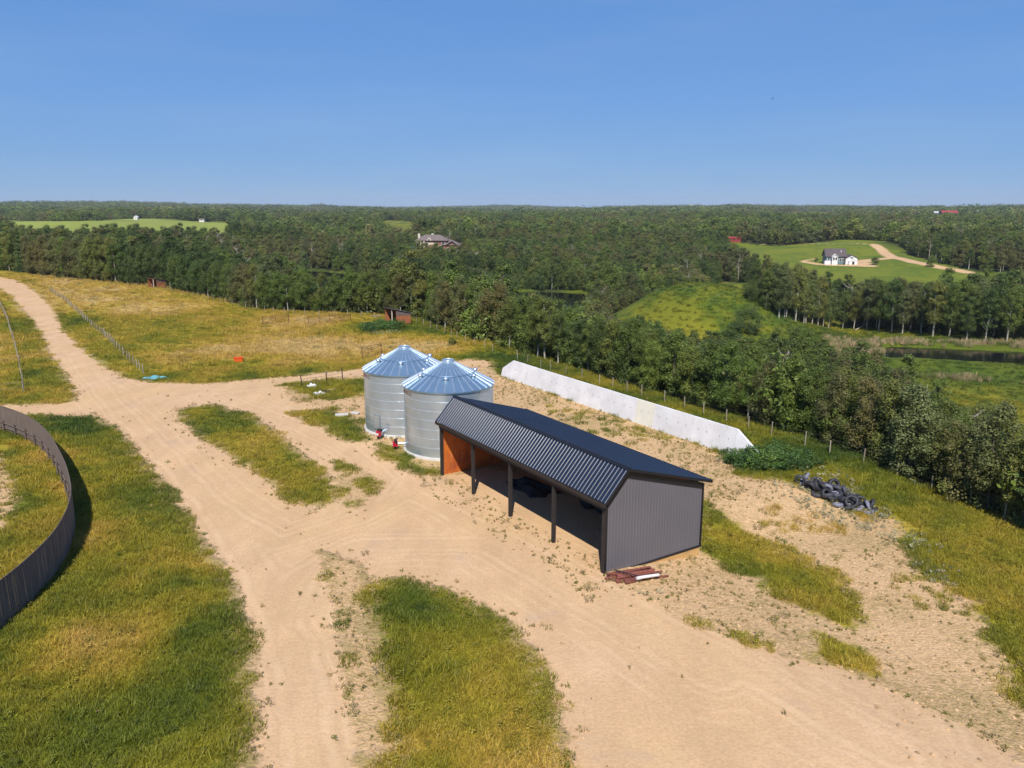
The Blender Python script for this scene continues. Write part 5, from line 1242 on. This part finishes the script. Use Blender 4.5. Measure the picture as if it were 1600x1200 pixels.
# the white house on the far hill
x, y = T(1312, 413); zt = Z(x, y); r2 = thing('farm_house', 'white and grey house with steep purple-grey roof on the cleared hill', 'house', (x, y, zt), -.12)
b = MB(); gwall(b, -8.0, 3.0, 0, 8.0, -.5, 4.6, 4.2, M['bluegrey'], 'x'); b.build('wall', r2)
b = MB(); gwall(b, 2.6, 9.2, -2.4, 4.5, -.5, 3.6, 1.9, M['white'], 'y'); b.build('wall', r2); rf = MB(); gable_roof(rf, -8, 3, 0, 8, 4.7, 4.2, M['shingle_d'], .7); rf = rf.build('roof', r2)
q = MB(); gable_roof(q, 2.6, 9.2, -2.4, 4.5, 3.7, 1.9, M['shingle_d'], .4, 'y'); q.build('roof', r2)
b = MB(); gwall(b, -5.0, -1.8, -1.6, 0, -.5, 4.5, 1.5, M['white'], 'y'); b.build('wall', r2); q = MB(); gable_roof(q, -5.0, -1.8, -1.8, .6, 4.5, 1.5, M['white'], .3, 'y'); q.build('dormer', rf)
MB().box((.6, 1.6, 7.6), (.4, .4, 1.0), M['white']).build('roof_vent', rf); MB().box((-7.6, -1.2, 1.0), (3.4, 2.4, 2.2), M['white']).build('porch', r2)
for wx, wz in ((-4.1, 3.4), (-2.7, 3.4), (-6.6, 3.0), (.2, 2.6), (1.6, 2.6)): window(r2, wx, -1.66 if -5 < wx < -2 else -.06, wz, .9, 1.5)
window(r2, 5.9, -2.46, 4.0, 1.6, .7); MB().box((5.9, -2.45, 1.3), (4.6, .08, 2.3), M['whiteplastic']).build('garage_door', r2)
x, y = T(1332, 413); rt = thing('garden_shed', 'small low white shed to the right of the distant white house', 'shed', (x, y, Z(x, y)), -.2)
b = MB(); gwall(b, -2.3, 2.3, -1.6, 1.6, -.2, 2.0, .9, M['white'], 'y'); b.build('wall', rt); q = MB(); gable_roof(q, -2.3, 2.3, -1.6, 1.6, 2.05, .9, M['whiteplastic'], .2, 'y'); q.build('roof', rt); MB().box((0, -1.64, .9), (1.2, .06, 1.8), M['glass']).build('door', rt)

def simple(u, v, w, d_, h, rh, wm, rm, name, cat, label, axis='x', rz=0.0, wins=3, up=0.0):
    x, y = T(u, v); r = thing(name, label, cat, (x, y, Z(x, y) + up), rz)
    b = MB(); gwall(b, -w / 2, w / 2, -d_ / 2, d_ / 2, -6 - up, h, rh, M[wm], axis); b.build('wall', r); q = MB(); gable_roof(q, -w / 2, w / 2, -d_ / 2, d_ / 2, h + .1, rh, M[rm], .5, axis); q.build('roof', r)
    for k in range(wins): window(r, -w / 2 + w * (k + .5) / wins, -d_ / 2 - .06, h * .55, 1.1, 1.1, 'glass', wm if wm != 'white' else 'cream')
simple(1145, 377, 11, 7, 2.6, 1.0, 'redbarn', 'redbarn', 'red_shed', 'shed', 'long low red shed at the wood edge on the cleared hill')

simple(134, 343.6, 24, 12, 3.5, 3.0, 'bluegrey', 'shingle', 'distant_house', 'house', 'distant grey-roofed house beyond the far green field, left of the photo', rz=.1, wins=5)
simple(143, 344.0, 8, 6, 2.2, 1.2, 'white', 'white', 'white_building', 'building', 'low white building in front of the distant grey-roofed house', wins=2)
simple(213, 343.2, 5, 5, 3.5, 2.0, 'white', 'white', 'white_hut', 'building', 'tiny white pointed building at the back edge of the far green field', 'y', wins=1)
simple(316, 346, 7, 5, 2.5, 1.4, 'white', 'shingle', 'distant_cottage', 'house', 'tiny pale building at the right back edge of the far green field', wins=1)
simple(603, 331, 24, 16, 9, 3.0, 'white', 'whiteplastic', 'white_building', 'building', 'white building on the horizon above the middle of the wood, left one', wins=3, up=14)
simple(622, 332, 30, 16, 6, 2.5, 'white', 'whiteplastic', 'white_building', 'building', 'long low white building on the horizon, right of the other one', wins=3, up=13)
simple(1079, 327, 16, 10, 9, 3.0, 'white', 'white', 'white_building', 'building', 'tiny white building on the horizon beyond the red shed', wins=1, up=8)
simple(1481, 342, 34, 14, 6, 4.0, 'brick', 'redbarn', 'red_roofed_house', 'house', 'distant wide house with red roof above the wood at the right', wins=4, up=7)
simple(1461, 342, 10, 9, 6, 2.0, 'bluegrey', 'whiteplastic', 'pale_building', 'building', 'small pale building just left of the distant red-roofed house', wins=1, up=7)
simple(1528, 341, 16, 9, 6, 3.0, 'white', 'bluegrey', 'pale_building', 'building', 'small pale building right of the distant red-roofed house', wins=2, up=7)
simple(1580, 353, 12, 9, 6, 3.0, 'cream', 'shingle', 'tan_house', 'house', 'small tan house half hidden in the wood near the right side', wins=2, up=6)

# ---------------------------------------------------------------- the air
hm = bpy.data.materials.new('haze'); hm.use_nodes = True; ht = hm.node_tree; ht.nodes.clear()
ho = ht.nodes.new('ShaderNodeOutputMaterial'); hv = ht.nodes.new('ShaderNodeVolumePrincipled')
hv.inputs['Color'].default_value = (0.80, 0.88, 1.0, 1); hv.inputs['Density'].default_value = 0.00006; hv.inputs['Anisotropy'].default_value = 0.0
ht.links.new(hv.outputs[0], ho.inputs['Volume'])
b = MB(); b.box((0, 5400, 30), (18400, 11200, 190), hm); hz_ = b.build('haze'); tag(hz_, kind='stuff')
